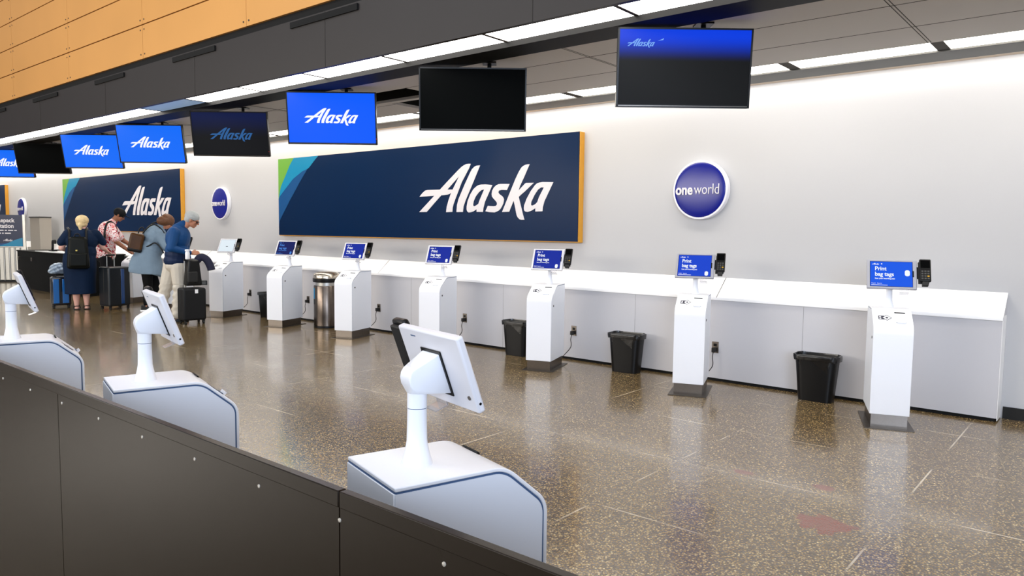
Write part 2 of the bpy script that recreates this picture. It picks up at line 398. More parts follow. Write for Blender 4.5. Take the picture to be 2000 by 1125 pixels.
# ------------------------------------------------------------------ wall counter
ct = empty('wall_counter', (0, 0, 0), 'long white ledge counter with sloped bright top running along the white wall', 'counter')
XE = -0.735; XC = -27.0
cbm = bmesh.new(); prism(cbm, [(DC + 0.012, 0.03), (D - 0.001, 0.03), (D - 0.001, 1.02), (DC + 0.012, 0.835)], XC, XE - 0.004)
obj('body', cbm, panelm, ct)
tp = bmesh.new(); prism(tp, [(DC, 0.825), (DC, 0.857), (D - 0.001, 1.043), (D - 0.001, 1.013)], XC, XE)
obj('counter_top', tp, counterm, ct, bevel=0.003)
js = bmesh.new()
for xj in (-3.16, -8.4, -13.6, -18.8): prism(js, [(DC - 0.001, 0.858), (D - 0.002, 1.0445), (D - 0.002, 1.04), (DC, 0.853)], xj - 0.003, xj + 0.003)
obj('joint', js, seamm, ct)
obj('kick', B(XC, XE - 0.02, DC + 0.03, D - 0.001, 0, 0.032), voidm, ct)
ej = bmesh.new()
for xj in (-2.3, -4.1, -6.0, -7.7, -9.6, -11.3): box(ej, xj - 0.0008, xj + 0.0008, DC + 0.0112, DC + 0.013, 0.03, 0.82)
obj('panel_seam', ej, seamm, ct)
obj('end_panel', B(XE - 0.004, XE, DC + 0.004, D - 0.001, 0.012, 0.86), counterm, ct)

# ------------------------------------------------------------------ wall signs
def big_sign(xr, label):
    t = empty('wall_sign', (xr, D, 1.38), label, 'sign', None)
    W = 6.19; h = 1.275
    obj('back_frame', B(-W, 0.0, -0.085, -0.001, -0.012, h), woodm, t, bevel=0.002)
    f = obj('face_panel', B(-W, -0.012, -0.095, -0.085, 0, h), signm, t)
    X = lambda L: [(a + 4.99 - 0.0, b - 1.38) for a, b in L]
    def clipz(L): return [(max(-W, a), min(h, max(0, b))) for a, b in X(L)]
    T = T3(0, -0.095, 0)
    TEAL = [(-11.25, 2.70), (-10.722, 2.70), (-10.047, 2.70), (-10.179, 2.566), (-10.293, 2.481), (-10.345, 2.459), (-10.492, 2.423), (-10.62, 2.367), (-10.751, 2.31), (-10.973, 2.154), (-11.143, 2.032), (-11.25, 1.98)]
    GREEN = [(-11.25, 2.70), (-10.722, 2.70), (-10.844, 2.537), (-10.991, 2.343), (-11.106, 2.196), (-11.25, 1.98)]
    BLUE = [(-11.25, 1.98), (-11.143, 2.032), (-10.973, 2.154), (-10.751, 2.31), (-10.62, 2.367), (-10.492, 2.423), (-10.345, 2.459), (-10.409, 2.395), (-10.559, 2.254), (-10.711, 2.098), (-10.844, 1.964), (-11.025, 1.765), (-11.152, 1.625), (-11.25, 1.5)]
    flat('blue_swoosh', [clipz(BLUE)], signb, t, T, 0.001)
    flat('teal_swoosh', [clipz(TEAL)], signt, t, T, 0.0015)
    flat('green_swoosh', [clipz(GREEN)], signg, t, T, 0.002)
    logo('lettering', 2.331, letterm, t, T3(-7.696 + 4.99, -0.095, 1.636 - 1.38), 0.004)
    return t
big_sign(-4.95, 'large navy wall sign with white cursive lettering and orange edge, the nearest and widest seen')
big_sign(-14.62, 'navy wall sign with white cursive lettering behind the heads of the travellers')
big_sign(-25.3, 'navy wall sign at the far left, only its orange end edge in view')
def disc(xc, label):
    t = empty('round_sign', (xc, D, 1.945), label, 'sign', None)
    bm = bmesh.new(); prism(bm, circle(0, 0, 0.305, 64), -0.07, -0.001, 'y'); obj('ring', bm, ringm, t, smooth=40, bevel=0.006)
    bm = bmesh.new(); N = 64; n2 = 8; rings = []
    for j in range(n2):
        a = j / (n2 - 1); r = 0.287 * math.cos(a * PI / 2 * 0.999); y = -0.068 - 0.02 * math.sin(a * PI / 2)
        rings.append([bm.verts.new((r * math.cos(2 * PI * i / N), y, r * math.sin(2 * PI * i / N))) for i in range(N)])
    for a, b in zip(rings, rings[1:]):
        for i in range(N): bm.faces.new((a[i], a[(i + 1) % N], b[(i + 1) % N], b[i]))
    bm.faces.new(rings[-1]); obj('blue_dome', bm, discm, t, smooth=60)
    text('bold_lettering', 'one', 0.148, letterm, t, T3(-0.262, -0.086, -0.045), 0.008, bold=0.0042, sx=0.86)
    text('thin_lettering', 'world', 0.155, letterm, t, T3(-0.052, -0.086, -0.045), 0.008, bold=-0.0012, sx=0.76)
    return t
disc(-3.452, 'blue domed round sign in a white ring, the rightmost and largest in view')
disc(-13.14, 'blue domed round sign on the wall right above the stooping man in white trousers')
disc(-24.05, 'small blue round sign on the wall above the repacking sign at far left')

# ------------------------------------------------------------------ hanging monitors
scr_blue = emis('monitor_blue', (0, 92, 255), 1.0)
scr_blue2 = emis('monitor_blue_far', (10, 108, 250), 1.0)
scr_black = mat('monitor_off', (5, 6, 6), 0.5, spec=0.02)
scr_dim = emis('monitor_dim', (3, 10, 32), 1.0)
logo_on = emis('monitor_logo', (250, 252, 255), 1.0)
logo_dim = emis('monitor_logo_dim', (40, 92, 150), 1.0)
logo_pale = emis('monitor_logo_pale', (120, 170, 245), 1.0)
def scan_mat(name, dark, bright, z0, z1, up=True):
    m = emis(name, dark, 1.0); nt = m.node_tree; tc = nt.nodes.new('ShaderNodeTexCoord'); s = nt.nodes.new('ShaderNodeSeparateXYZ'); nt.links.new(tc.outputs['Object'], s.inputs[0])
    r = nt.nodes.new('ShaderNodeMapRange'); r.interpolation_type = 'SMOOTHSTEP'; r.inputs[1].default_value = z0; r.inputs[2].default_value = z1; nt.links.new(s.outputs[2], r.inputs[0])
    x = nt.nodes.new('ShaderNodeMix'); x.data_type = 'RGBA'; x.inputs[6].default_value = lin(dark); x.inputs[7].default_value = lin(bright); nt.links.new(r.outputs[0], x.inputs[0])
    nt.links.new(x.outputs[2], nt.nodes['Principled BSDF'].inputs['Emission Color']); return m
scr_scan = scan_mat('monitor_refreshing', (4, 6, 8), (0, 60, 225), 0.04, 0.22)
scr_scan2 = scan_mat('monitor_half', (4, 6, 12), (6, 20, 66), -0.05, 0.24)
def monitor(u, x, y, ztop, tilt, kind, label, w=0.93, h=0.535):
    t = empty('hanging_monitor', (x, y, ZC), label, 'monitor', 'monitors hanging in a row from the ceiling', rz=math.radians(39.8))
    t['group'] = 'monitors hanging in a row from the ceiling'
    zc = ztop - ZC - 0.5 * h * math.cos(math.radians(tilt))
    M = T3(0, 0, zc) @ Matrix.Rotation(math.radians(tilt), 4, 'X')
    obj('housing', B(-w / 2, w / 2, 0.0, 0.045, -h / 2, h / 2), blackm, t, bevel=0.004, T=M)
    bz = bmesh.new(); b = 0.012
    for a in ((-w / 2, w / 2, -h / 2, -h / 2 + 0.018), (-w / 2, w / 2, h / 2 - b, h / 2), (-w / 2, -w / 2 + b, -h / 2, h / 2), (w / 2 - b, w / 2, -h / 2, h / 2)): box(bz, a[0], a[1], -0.006, 0.001, a[2], a[3])
    obj('bezel', bz, blackm, t, T=M)
    s = link('screen', B_me(B(-w / 2 + b, w / 2 - b, -0.002, 0.001, -h / 2 + 0.018, h / 2 - b)), {'on': scr_blue, 'far': scr_blue2, 'off': scr_black, 'dim': scr_scan2, 'scan': scr_scan}[kind], t)
    s.matrix_local = M
    if kind in ('on', 'far'):
        g = logo('screen_logo', w * 0.605, logo_on, s, T3(-w * 0.305, -0.003, -h * 0.135))
    elif kind == 'dim':
        g = logo('screen_logo', w * 0.56, logo_dim, s, T3(-w * 0.265, -0.003, -h * 0.16))
    elif kind == 'scan':
        g = logo('screen_logo', w * 0.205, logo_pale, s, T3(-w * 0.43, -0.003, h * 0.25)); flat('small_mark', [[(-w * 0.205, h * 0.335), (-w * 0.165, h * 0.345), (-w * 0.16, h * 0.37), (-w * 0.175, h * 0.355)]], logo_pale, s, T3(0, -0.003, 0))
    obj('light_line', B(-w / 2 + 0.015, w / 2 - 0.015, -0.0075, -0.006, -h / 2 + 0.009, -h / 2 + 0.012), steelm, t, T=M)
    if kind in ('on', 'dim', 'far'): obj('status_light', B(w / 2 - 0.009, w / 2 - 0.004, -0.008, -0.005, -h / 2 + 0.06, -h / 2 + 0.065), red_led, t, T=M)
    # short ceiling pole and bracket
    mb = bmesh.new(); top = M @ Vector((0.14, 0.05, h / 2))
    tube(mb, [(0.14, 0.06, top.z - 0.12), (0.14, 0.06, 0.0)], 0.018, 12); obj('ceiling_pole', mb, blackm, t, smooth=40)
    obj('bracket', B(-0.2, 0.3, 0.045, 0.065, -0.12, 0.12), blackm, t, T=M)
    obj('ceiling_plate', B(0.08, 0.20, 0.0, 0.12, -0.012, 0.0), blackm, t)
    return t
def B_me(bm):
    bmesh.ops.recalc_face_normals(bm, faces=bm.faces); me = bpy.data.meshes.new('m'); bm.to_mesh(me); bm.free(); return me
red_led = emis('red_led', (255, 30, 40), 1.5)
MY = 4.76
for (x, zt, tl, kind, lab) in (
    (-2.44, 2.905, 5, 'scan', 'hanging black monitor with a blue band fading down from its top, nearest of the row'),
    (-4.44, 2.895, 6, 'off', 'large dark hanging monitor between the half-blue screen and the bright blue one'),
    (-6.44, 2.905, 9, 'on', 'bright blue hanging monitor with white lettering above the left end of the nearest big sign'),
    (-8.46, 2.89, 11, 'dim', 'dark hanging monitor with dim broken blue lettering'),
    (-10.58, 2.905, 14, 'far', 'bright blue hanging monitor just left of the one with dim broken lettering'),
    (-12.62, 2.92, 14, 'far', 'bright blue hanging monitor with white lettering right of the blank dark one at left'),
    (-14.80, 2.925, 14, 'off', 'small dark blank hanging monitor near the left edge'),
    (-16.6, 2.925, 14, 'far', 'blue hanging monitor cut by the left edge of the photo')):
    monitor(0, x, MY, zt, tl, kind, lab)

# ------------------------------------------------------------------ kiosks
def fillet(pts, rads, n=6):
    out = [pts[0]]
    for i in range(1, len(pts) - 1):
        a, b, c = Vector(pts[i - 1]), Vector(pts[i]), Vector(pts[i + 1]); r = rads[i - 1]
        u = (a - b).normalized(); v = (c - b).normalized(); ang = u.angle(v); d = r / math.tan(ang / 2)
        p, q = b + u * d, b + v * d
        for k in range(n + 1):
            t = k / n; out.append(tuple(p * (1 - t) ** 2 + b * 2 * t * (1 - t) + q * t * t))
    out.append(pts[-1]); return out
def offset(path, d):
    out = []
    for i, p in enumerate(path):
        a = Vector(path[max(i - 1, 0)]); b = Vector(path[min(i + 1, len(path) - 1)]); t = (b - a).normalized()
        out.append((p[0] + t.y * d, p[1] - t.x * d))
    return out
PATH_A = fillet([(0, 0.107), (0, 0.79), (0.205, 0.92), (0.50, 0.92)], [0.10, 0.13], 7)
PATH_B = fillet([(0.072, 0.107), (0.072, 0.812), (0.200, 0.922), (0.50, 0.922)], [0.075, 0.10], 7)
t_print = emis('screen_text', (245, 250, 255), 1.0)
t_dim = emis('screen_text_dim', (70, 130, 215), 1.0)
SCR = {'bright': (emis('kiosk_screen_bright', (14, 88, 232), 1.0), t_print), 'mid': (emis('kiosk_screen_mid', (14, 66, 206), 1.0), t_print),  # bright, mid, deep: one screen, viewing-angle dimming put into its blue
       'deep': (emis('kiosk_screen_deep', (10, 40, 158), 1.0), t_print), 'dark': (emis('kiosk_screen_dark', (6, 22, 92), 1.0), t_dim),
       'white': (emis('kiosk_screen_white', (226, 238, 246), 1.0), None)}
txt_dark = mat('screen_mark', (60, 70, 90), 0.5)
ICON_DOT = mat('keypad_amber', (210, 160, 20), 0.5)
def make_kiosk(loc, rz, kind, label, group, frame, tab=(0.285, 1.19, 25, 1.0, 0)):
    t = empty('self_service_kiosk', loc, label, 'kiosk', group, rz)
    fg = tab[3] != 1.0; PATH = PATH_B if fg else PATH_A
    bm = bmesh.new(); inner = offset(PATH, 0.010)
    prism(bm, list(PATH) + inner[::-1], -0.14, 0.14)
    obj('shell', bm, shellm, t, smooth=30, bevel=0.0025)
    i2 = offset(PATH, 0.009); bm = bmesh.new(); prism(bm, i2 + [(0.4985, 0.107)], -0.1365, 0.1365); obj('inner_body', bm, groovem, t)
    i3 = offset(PATH, 0.0155)
    i3 = [(min(a, 0.499), b) for a, b in i3]
    for s in (-1, 1):
        bm = bmesh.new(); prism(bm, i3 + [(0.499, 0.107)], s * 0.13, s * 0.1395)
        sp = obj('side_panel', bm, sidem, t)
        lk = bmesh.new(); ly = 0.3 if fg else 0.075; tube(lk, [(s * 0.138, ly, 0.70), (s * 0.1425, ly, 0.70)], 0.011, 14); obj('lock', lk, blackm, sp, smooth=40)
    rp = obj('rear_panel', B(-0.1375, 0.1375, 0.4975, 0.503, 0.109, 0.908), shellm, t, bevel=0.001)
    lk = bmesh.new(); tube(lk, [(0.0, 0.502, 0.84), (0.0, 0.507, 0.84)], 0.010, 14); obj('lock', lk, blackm, rp, smooth=40)
    obj('toe_kick', B(-0.128, 0.128, 0.084 if fg else 0.012, 0.47, 0.006, 0.107), steelm, t)
    obj('base_plate', B(-0.175, 0.175, -0.05, 0.54, 0.0, 0.006), platem, t)
    # slanted reader face: local frame on the slope
    p0 = Vector((0.072, 0.812) if fg else (0, 0.79)); p1 = Vector((0.200, 0.922) if fg else (0.205, 0.92)); dd = (p1 - p0).normalized(); mid = (p0 + p1) / 2
    ang = math.atan2(dd.y, dd.x)
    M = T3(0, mid.x, mid.y) @ Matrix.Rotation(ang - PI / 2, 4, 'X')
    MM = M @ T3(0, -0.0003, 0)
    ic = flat('boarding_pass_icon', [rect(-0.1, -0.055, -0.024, 0.024, 0.006), rect(-0.093, -0.080, 0.004, 0.016), rect(-0.093, -0.080, -0.016, -0.004)], iconm, t, MM, 0.0006)
    dm = lambda c, r: [(c - r, 0), (c, -r), (c + r, 0), (c, r)]
    flat('pass_diamond', [dm(-0.04, 0.036), dm(-0.04, 0.029)], iconm, ic, MM, 0.001)
    flat('pass_diamond_face', [dm(-0.04, 0.029)], shellm, ic, MM, 0.0008)
    flat('pass_dot', [circle(-0.04, 0, 0.010, 12)], iconm, ic, MM, 0.0012)
    obj('printer_slot', B(0.017, 0.093, -0.004, 0.001, 0.062, 0.071), blackm, t, T=M)
    obj('receipt_lip_shadow', B(0.022, 0.092, -0.003, 0.001, -0.058, -0.053), groovem, t, T=M)  # grey bar painted as the shadow of the receipt lip
    obj('receipt_lip', B(0.028, 0.086, -0.014, 0.001, -0.070, -0.062), shellm, t, T=M)
    # post, collar and hinge
    py = 0.375
    bm = bmesh.new(); lathe(bm, [(0.040, 0.0), (0.039, 0.006), (0.034, 0.02), (0.029, 0.04), (0.0255, 0.06), (0.0245, 0.10), (0.0240, 0.141)], (0, py, 0.92), 28); obj('post', bm, shellm, t, smooth=40)
    bm = bmesh.new(); lathe(bm, [(0.0235, 0.0), (0.0235, 0.002)], (0, py, 1.061), 28); obj('collar_ring', bm, groovem, t)
    bm = bmesh.new(); lathe(bm, [(0.0245, 0.0), (0.0245, 0.07)], (0, py, 1.063), 28); obj('post_sleeve', bm, shellm, t, smooth=40)
    TM = T3(0, py, 0) @ Matrix.Rotation(math.radians(tab[4]), 4, 'Z') @ T3(0, tab[0] - py, tab[1]) @ Matrix.Rotation(math.radians(-tab[2]), 4, 'X') @ Matrix.Scale(tab[3], 4)
    pts = []
    for i in range(14):
        a = 2 * PI * i / 14
        pts.append((0.0255 * math.cos(a), py + 0.0255 * math.sin(a), 1.10))
    for i in range(9):
        a = PI * i / 8
        for xx in (-0.027, 0.027): pts.append((xx, py + 0.034 * math.sin(a) + 0.0, 1.137 - 0.034 * math.cos(a)))
    k_ = 1 / tab[3]
    for x_, z_ in ((-0.040, -0.062), (0.040, -0.062), (-0.040, 0.045), (0.040, 0.045)):
        v = TM @ Vector((x_ * k_, 0.028, z_ * k_)); pts.append(tuple(v))
    obj('hinge_head', hull(pts), shellm, t, smooth=35, bevel=0.006, seg=3)
    fm = frame_grey if frame == 'grey' else frame_white
    W, Hh = 0.36, 0.25
    tb_ = obj('tablet_case', B(-W / 2, W / 2, 0.0, 0.026, -Hh / 2, Hh / 2), fm, t, bevel=0.006, seg=3, T=TM)
    obj('mount_plate', B(-0.048 * k_, 0.048 * k_, 0.0255, 0.030, -0.070 * k_, 0.053 * k_), blackm, tb_, bevel=0.002, T=TM)
    bm = bmesh.new(); tube(bm, [(-0.15, 0.025, -0.075), (-0.15, 0.029, -0.075)], 0.007, 14); obj('rear_lock', bm, steelm, tb_, smooth=40, T=TM)
    obj('rear_slot', B(0.075, 0.105, 0.0255, 0.0265, 0.098, 0.102), groovem, tb_, T=TM)
    bm = bmesh.new(); tube(bm, [(-0.1795, 0.013, -0.095), (-0.1808, 0.013, -0.095)], 0.0045, 12); obj('edge_screw', bm, blackm, tb_, T=TM)
    obj('side_button', B(0.147, 0.158, -0.003, 0.0, -0.022, 0.03), blackm, tb_, T=TM)
    sm, tm = SCR[kind]
    x0, x1, z0, z1 = -0.155, 0.148, -0.106, 0.106
    s = obj('screen', B(x0, x1, -0.0015, 0.0, z0, z1), sm, tb_, T=TM)
    obj('screen_edge', B(x0 - 0.003, x1 + 0.003, -0.0008, 0.0, z0 - 0.003, z1 + 0.003), blackm, tb_, T=TM)
    F = TM @ T3(0, -0.0016, 0)
    if kind != 'white':
        logo('screen_logo', 0.052, tm, s, F @ T3(-0.142, 0, 0.076), 0.0004)
        flat('round_mark', [circle(-0.072, 0.086, 0.005, 12)], tm, s, F, 0.0004)
        text('headline', 'Print\nbag tags', 0.048, tm, s, F @ T3(-0.122, 0, 0.030), 0.0004, bold=0.0011, sx=0.92, spacing=0.98)
        text('instruction', 'Scan your boarding pass', 0.0165, tm, s, F @ T3(-0.122, 0, -0.045), 0.0004, bold=0.0004, sx=0.9)
        flat('footer_line', [rect(-0.148, -0.03, -0.0985, -0.095)], tm, s, F, 0.0004)
        text('footer', 'English   Español', 0.0115, tm, s, F @ T3(-0.146, 0, -0.086), 0.0004)
        if kind in ('bright', 'deep2'):
            flat('phone_icon', [rect(0.094, 0.130, -0.016, 0.036, 0.016)], tm, s, F, 0.0004)
        else:
            flat('phone_icon', [rect(0.094, 0.126, -0.100, -0.055, 0.014)], tm, s, F, 0.0004)
    else:
        flat('centre_mark', [rect(-0.02, 0.02, -0.022, -0.012)], txt_dark, s, F, 0.0004)
    bm = bmesh.new(); prism(bm, [(-0.005, -0.128), (-0.004, -0.124), (0.03, -0.124), (0.03, -0.150), (0.045, -0.150), (0.045, -0.128), (0.045, -0.154), (0.026, -0.154)], 0.07, 0.115)
    bm.free()
    bm = bmesh.new(); box(bm, 0.055, 0.12, 0.0, 0.004, -0.155, -0.12); box(bm, 0.055, 0.12, 0.0, 0.05, -0.158, -0.155)
    obj('scanner_shelf', bm, clearm, tb_, T=TM)
    # payment terminal clipped to the tablet's side
    P = TM @ T3(0.235, 0.0, 0.02)
    c = obj('card_terminal', B(-0.041, 0.041, -0.028, 0.0, -0.085, 0.105), blackm, t, bevel=0.008, seg=3, T=P)
    obj('terminal_arm', B(-0.110, -0.03, 0.008, 0.020, -0.05, 0.05), blackm, c, bevel=0.004, T=P)
    obj('terminal_cradle', B(-0.046, 0.03, -0.001, 0.016, -0.095, 0.09), rubberm, c, bevel=0.004, T=P)
    obj('terminal_cradle_hook', B(-0.022, 0.022, -0.026, 0.010, -0.118, -0.085), rubberm, c, bevel=0.003, T=P)
    obj('terminal_display', B(-0.033, 0.033, -0.0290, -0.0275, 0.03, 0.09), scr_black, c, T=P)
    kb = bmesh.new()
    for i in range(3):
        for j in range(4): box(kb, -0.028 + i * 0.021, -0.014 + i * 0.021, -0.0295, -0.0275, -0.066 + j * 0.02, -0.054 + j * 0.02)
    obj('keypad', kb, trimm, c, T=P)
    obj('amber_key', B(0.014, 0.028, -0.0300, -0.0275, -0.046, -0.036), ICON_DOT, c, T=P)
    return t
TILT = 25
RZ = math.radians(19.5)
KX = [(-1.350, 'bright', 'grey', 'wall-row kiosk nearest the right edge, bright blue screen with white rounded icon'),
      (-3.052, 'mid', 'grey', 'white self-service kiosk between the two rightmost black wastebaskets'),
      (-4.802, 'deep', 'white', 'white self-service kiosk standing beside the half-hidden black wastebasket, below the orange sign edge'),
      (-6.49, 'deep', 'white', 'white self-service kiosk partly hidden behind the nearest foreground tablet'),
      (-8.175, 'deep', 'white', 'white self-service kiosk directly right of the stainless steel bin'),
      (-9.845, 'dark', 'white', 'white self-service kiosk with a dim dark blue screen left of the steel bin'),
      (-11.575, 'white', 'white', 'white self-service kiosk with a blank white screen right of the black suitcase'),
      (-13.27, 'deep', 'white', 'white self-service kiosk mostly hidden behind the stooping man in white trousers'),
      (-14.98, 'deep', 'white', 'white self-service kiosk seen between the dark suitcase and the woman in the grey-blue shirt')]
for x, kind, fr, lab in KX:
    make_kiosk((x, 6.21, 0), RZ, kind, lab, 'kiosks along the wall counter', fr)
for (x, y, a, lab) in ((-1.222, 1.589, 164, 'white kiosk in the foreground seen from behind, nearest, black card holder beside its tablet'),
                       (-2.72, 1.588, 165, 'white kiosk seen from behind in the foreground, middle of the three behind the brown barrier'),
                       (-4.235, 1.59, 165, 'white kiosk seen from behind at the left edge, its body cut off by the photo')):
    make_kiosk((x, y, 0), math.radians(a), 'mid', lab, 'foreground kiosks behind the brown barrier', 'white', (0.300, 1.162, 20, 0.80, 2.5))

# ------------------------------------------------------------------ outlets and cords
for x, kx, lab in ((-11.887, -11.575, 'left of the kiosk with the dim screen'), (-10.153, -9.845, 'left of the stainless steel bin'), (-8.397, -8.175, 'right of the steel bin and its kiosk'),
                   (-6.658, -6.49, 'just above the nearest foreground tablet'), (-4.908, -4.80, 'beside the kiosk below the sign edge'), (-3.16, -3.05, 'right of the second kiosk from the right')):
    o = empty('wall_outlet', (x, DC + 0.012, 0.345), 'small metal wall outlet in the counter front ' + lab, 'outlet')
    obj('cover_plate', B(-0.036, 0.036, -0.006, 0.0, -0.058, 0.058), steelm, o, bevel=0.002)
    obj('socket', B(-0.017, 0.017, -0.008, -0.005, 0.01, 0.038), blackm, o)
    c = empty('power_cord', (x, DC, 0.3), 'black power cord hanging from the outlet ' + lab, 'cord')
    kxr = kx - 0.50 * math.sin(RZ) + 0.03; kyr = 6.21 + 0.50 * math.cos(RZ)
    pts = smoothpath([(0, -0.035, 0.0), (0.0, -0.05, -0.05), (0.005, -0.055, -0.14), (-0.04, -0.12, -0.23), ((kxr - x) * 0.6, (kyr - DC) * 0.7, -0.27), (kxr - x, kyr - DC + 0.03, -0.285)], 6)
    bm = bmesh.new(); tube(bm, pts, 0.0045, 8); obj('cable', bm, rubberm, c, smooth=60)
    obj('plug', B(-0.017, 0.017, -0.045, 0.006, 0.0, 0.045), rubberm, c, bevel=0.004)

# ------------------------------------------------------------------ bins
def wastebasket(x, y, rz, label):
    t = empty('wastebasket', (x, y, 0), label, 'wastebasket', 'black wastebaskets along the counter', rz); t.scale = (1.14, 1.0, 1.1)
    def ring(bm, w, d, z, r, n=5):
        return [bm.verts.new((p[0], p[1], z)) for p in rect(-w / 2, w / 2, -d / 2, d / 2, r, n)]
    bm = bmesh.new()
    R = [ring(bm, w_, d_, z_, r_) for w_, d_, z_, r_ in ((0.255, 0.165, 0.0, 0.045), (0.262, 0.17, 0.02, 0.05), (0.315, 0.20, 0.335, 0.06), (0.332, 0.215, 0.34, 0.06), (0.338, 0.22, 0.372, 0.06), (0.322, 0.205, 0.372, 0.055), (0.30, 0.185, 0.32, 0.05), (0.25, 0.155, 0.02, 0.04))]
    for a, b in zip(R, R[1:]):
        for i in range(len(a)): bm.faces.new((a[i], a[(i + 1) % len(a)], b[(i + 1) % len(a)], b[i]))
    bm.faces.new(R[0][::-1]); bm.faces.new(R[-1]); obj('bin_body', bm, blackm, t, smooth=40)
    bm = bmesh.new(); n = 60; rr = random.Random(x)
    def edge(sc_, z, wob, k):
        P = rect(-0.168 * sc_, 0.168 * sc_, -0.109 * sc_, 0.109 * sc_, 0.06 * sc_, 9)
        return [bm.verts.new((p[0] * (1 + wob * math.sin(i * 1.3 + k)), p[1] * (1 + wob * math.cos(i * 1.7 + k)), z + wob * 0.22 * math.sin(i * 0.8 + k * 2))) for i, p in enumerate(P)]
    R = [edge(1.015, 0.335, 0.015, 1), edge(1.04, 0.36, 0.008, 2), edge(1.035, 0.379, 0.01, 3), edge(0.97, 0.381, 0.01, 4), edge(0.93, 0.35, 0.02, 5), edge(0.80, 0.18, 0.05, 6)]
    for a, b in zip(R, R[1:]):
        for i in range(len(a)): bm.faces.new((a[i], a[(i + 1) % len(a)], b[(i + 1) % len(a)], b[i]))
    bm.faces.new(R[-1]); obj('liner', bm, linerm, t, smooth=70)
    return t
wastebasket(-2.10, 6.845, 0.05, 'black wastebasket with a plain liner, the one nearest the right end of the counter')
wastebasket(-4.08, 6.83, 0.08, 'black wastebasket with crumpled liner between the second and third kiosks from the right')
wastebasket(-5.60, 6.84, 0.05, 'black wastebasket half hidden behind the kiosk below the orange sign edge')
wastebasket(-11.02, 6.84, 0.05, 'black wastebasket almost hidden behind the kiosk with the dim screen')
t = empty('steel_trash_can', (-9.32, 6.78, 0), 'round stainless steel trash can with domed lid beside a white kiosk', 'trash can')
bm = bmesh.new(); lathe(bm, [(0.19, 0.03), (0.195, 0.035), (0.195, 0.63), (0.19, 0.64)], (0, 0, 0), 40); obj('bin_body', bm, mat('ribbed_steel', (104, 94, 86), 0.25, metal=1, var=0.3, scale=9), t, smooth=40)
bm = bmesh.new(); lathe(bm, [(0.192, 0.0), (0.197, 0.005), (0.197, 0.032), (0.19, 0.033)], (0, 0, 0), 40); obj('base_ring', bm, blackm, t, smooth=40)
bm = bmesh.new(); lathe(bm, [(0.17, 0.635), (0.17, 0.70)], (0, 0, 0), 40); obj('inner_rim', bm, silverm, t, smooth=40)
bm = bmesh.new(); lathe(bm, [(0.205, 0.69), (0.21, 0.70), (0.21, 0.745), (0.205, 0.75)], (0, 0, 0), 40); obj('lid_band', bm, blackm, t, smooth=40)
bm = bmesh.new(); lathe(bm, [(0.203, 0.75), (0.203, 0.79), (0.19, 0.815), (0.15, 0.838), (0.08, 0.85), (0.02, 0.852)], (0, 0, 0), 40); obj('domed_lid', bm, mat('lid_steel', (190, 180, 165), 0.22, metal=1), t, smooth=50)
bm = bmesh.new(); st = []
for i in range(7):
    a = math.radians(-132 + i * 5)
    st.append((0.1965 * math.cos(a), 0.1965 * math.sin(a)))
pa = st + [(p[0] * 0.98, p[1] * 0.98) for p in st[::-1]]
prism(bm, pa, 0.44, 0.60, 'z'); obj('blue_sticker', bm, mat('sticker_blue', (20, 130, 180), 0.4), t)
bm = bmesh.new(); prism(bm, pa, 0.36, 0.43, 'z'); obj('black_sticker', bm, blackm, t)

# ------------------------------------------------------------------ barrier in the foreground
t = empty('barrier_wall', (-3, 0.90, 0), 'brown metal panelled barrier in front of the foreground kiosks', 'barrier')
X0, X1 = -9.0, 5.0
pb = bmesh.new(); edges = [-9.0 + 3, -7.19 + 3 - 0, -5.745 + 3 - 0, ]
seams = [-2.574 + 1.444 * k for k in range(-4, 6)]
seams = [s for s in seams if X0 < s < X1 and s > -2.7 or s < -3.5]
allx = [X0] + seams + [X1]
for a, b in zip(allx, allx[1:]): box(pb, a + 3 + 0.002, b + 3 - 0.002, -0.053, -0.050, 0.02, 0.97)
obj('face_panels', pb, barm, t)
obj('core', B(X0 + 3, X1 + 3, -0.050, -0.037, 0.0, 0.99), voidm, t)
cp = bmesh.new()
lipx = [X0, -7.05, -4.09, -1.13, 1.83, X1]
for a, b in zip(lipx, lipx[1:]): box(cp, a + 3 + 0.0015, b + 3 - 0.0015, -0.055, -0.035, 0.967, 1.0)
obj('cap_rail', cp, barm, t, bevel=0.002)
sx = -0.864 + 0.288 * 10
first = None; n = 0
while sx > -8:
    if sx < 2 :
        if first is None:
            bm = bmesh.new(); lathe(bm, [(0.0045, 0.0), (0.004, 0.0016), (0.001, 0.0022)], (0, 0, 0), 10); first = obj('screw', bm, mat('screw_steel', (205, 200, 190), 0.25, metal=0.6), t)
            first.matrix_local = T3(sx * 0.98 + 3, -0.053, 0.943) @ Matrix.Rotation(PI / 2, 4, 'X')
        else:
            c = first.copy(); COL.objects.link(c); c.parent = t; c.matrix_local = T3(sx * 0.98 + 3, -0.053, 0.943) @ Matrix.Rotation(PI / 2, 4, 'X')
    sx -= 0.288

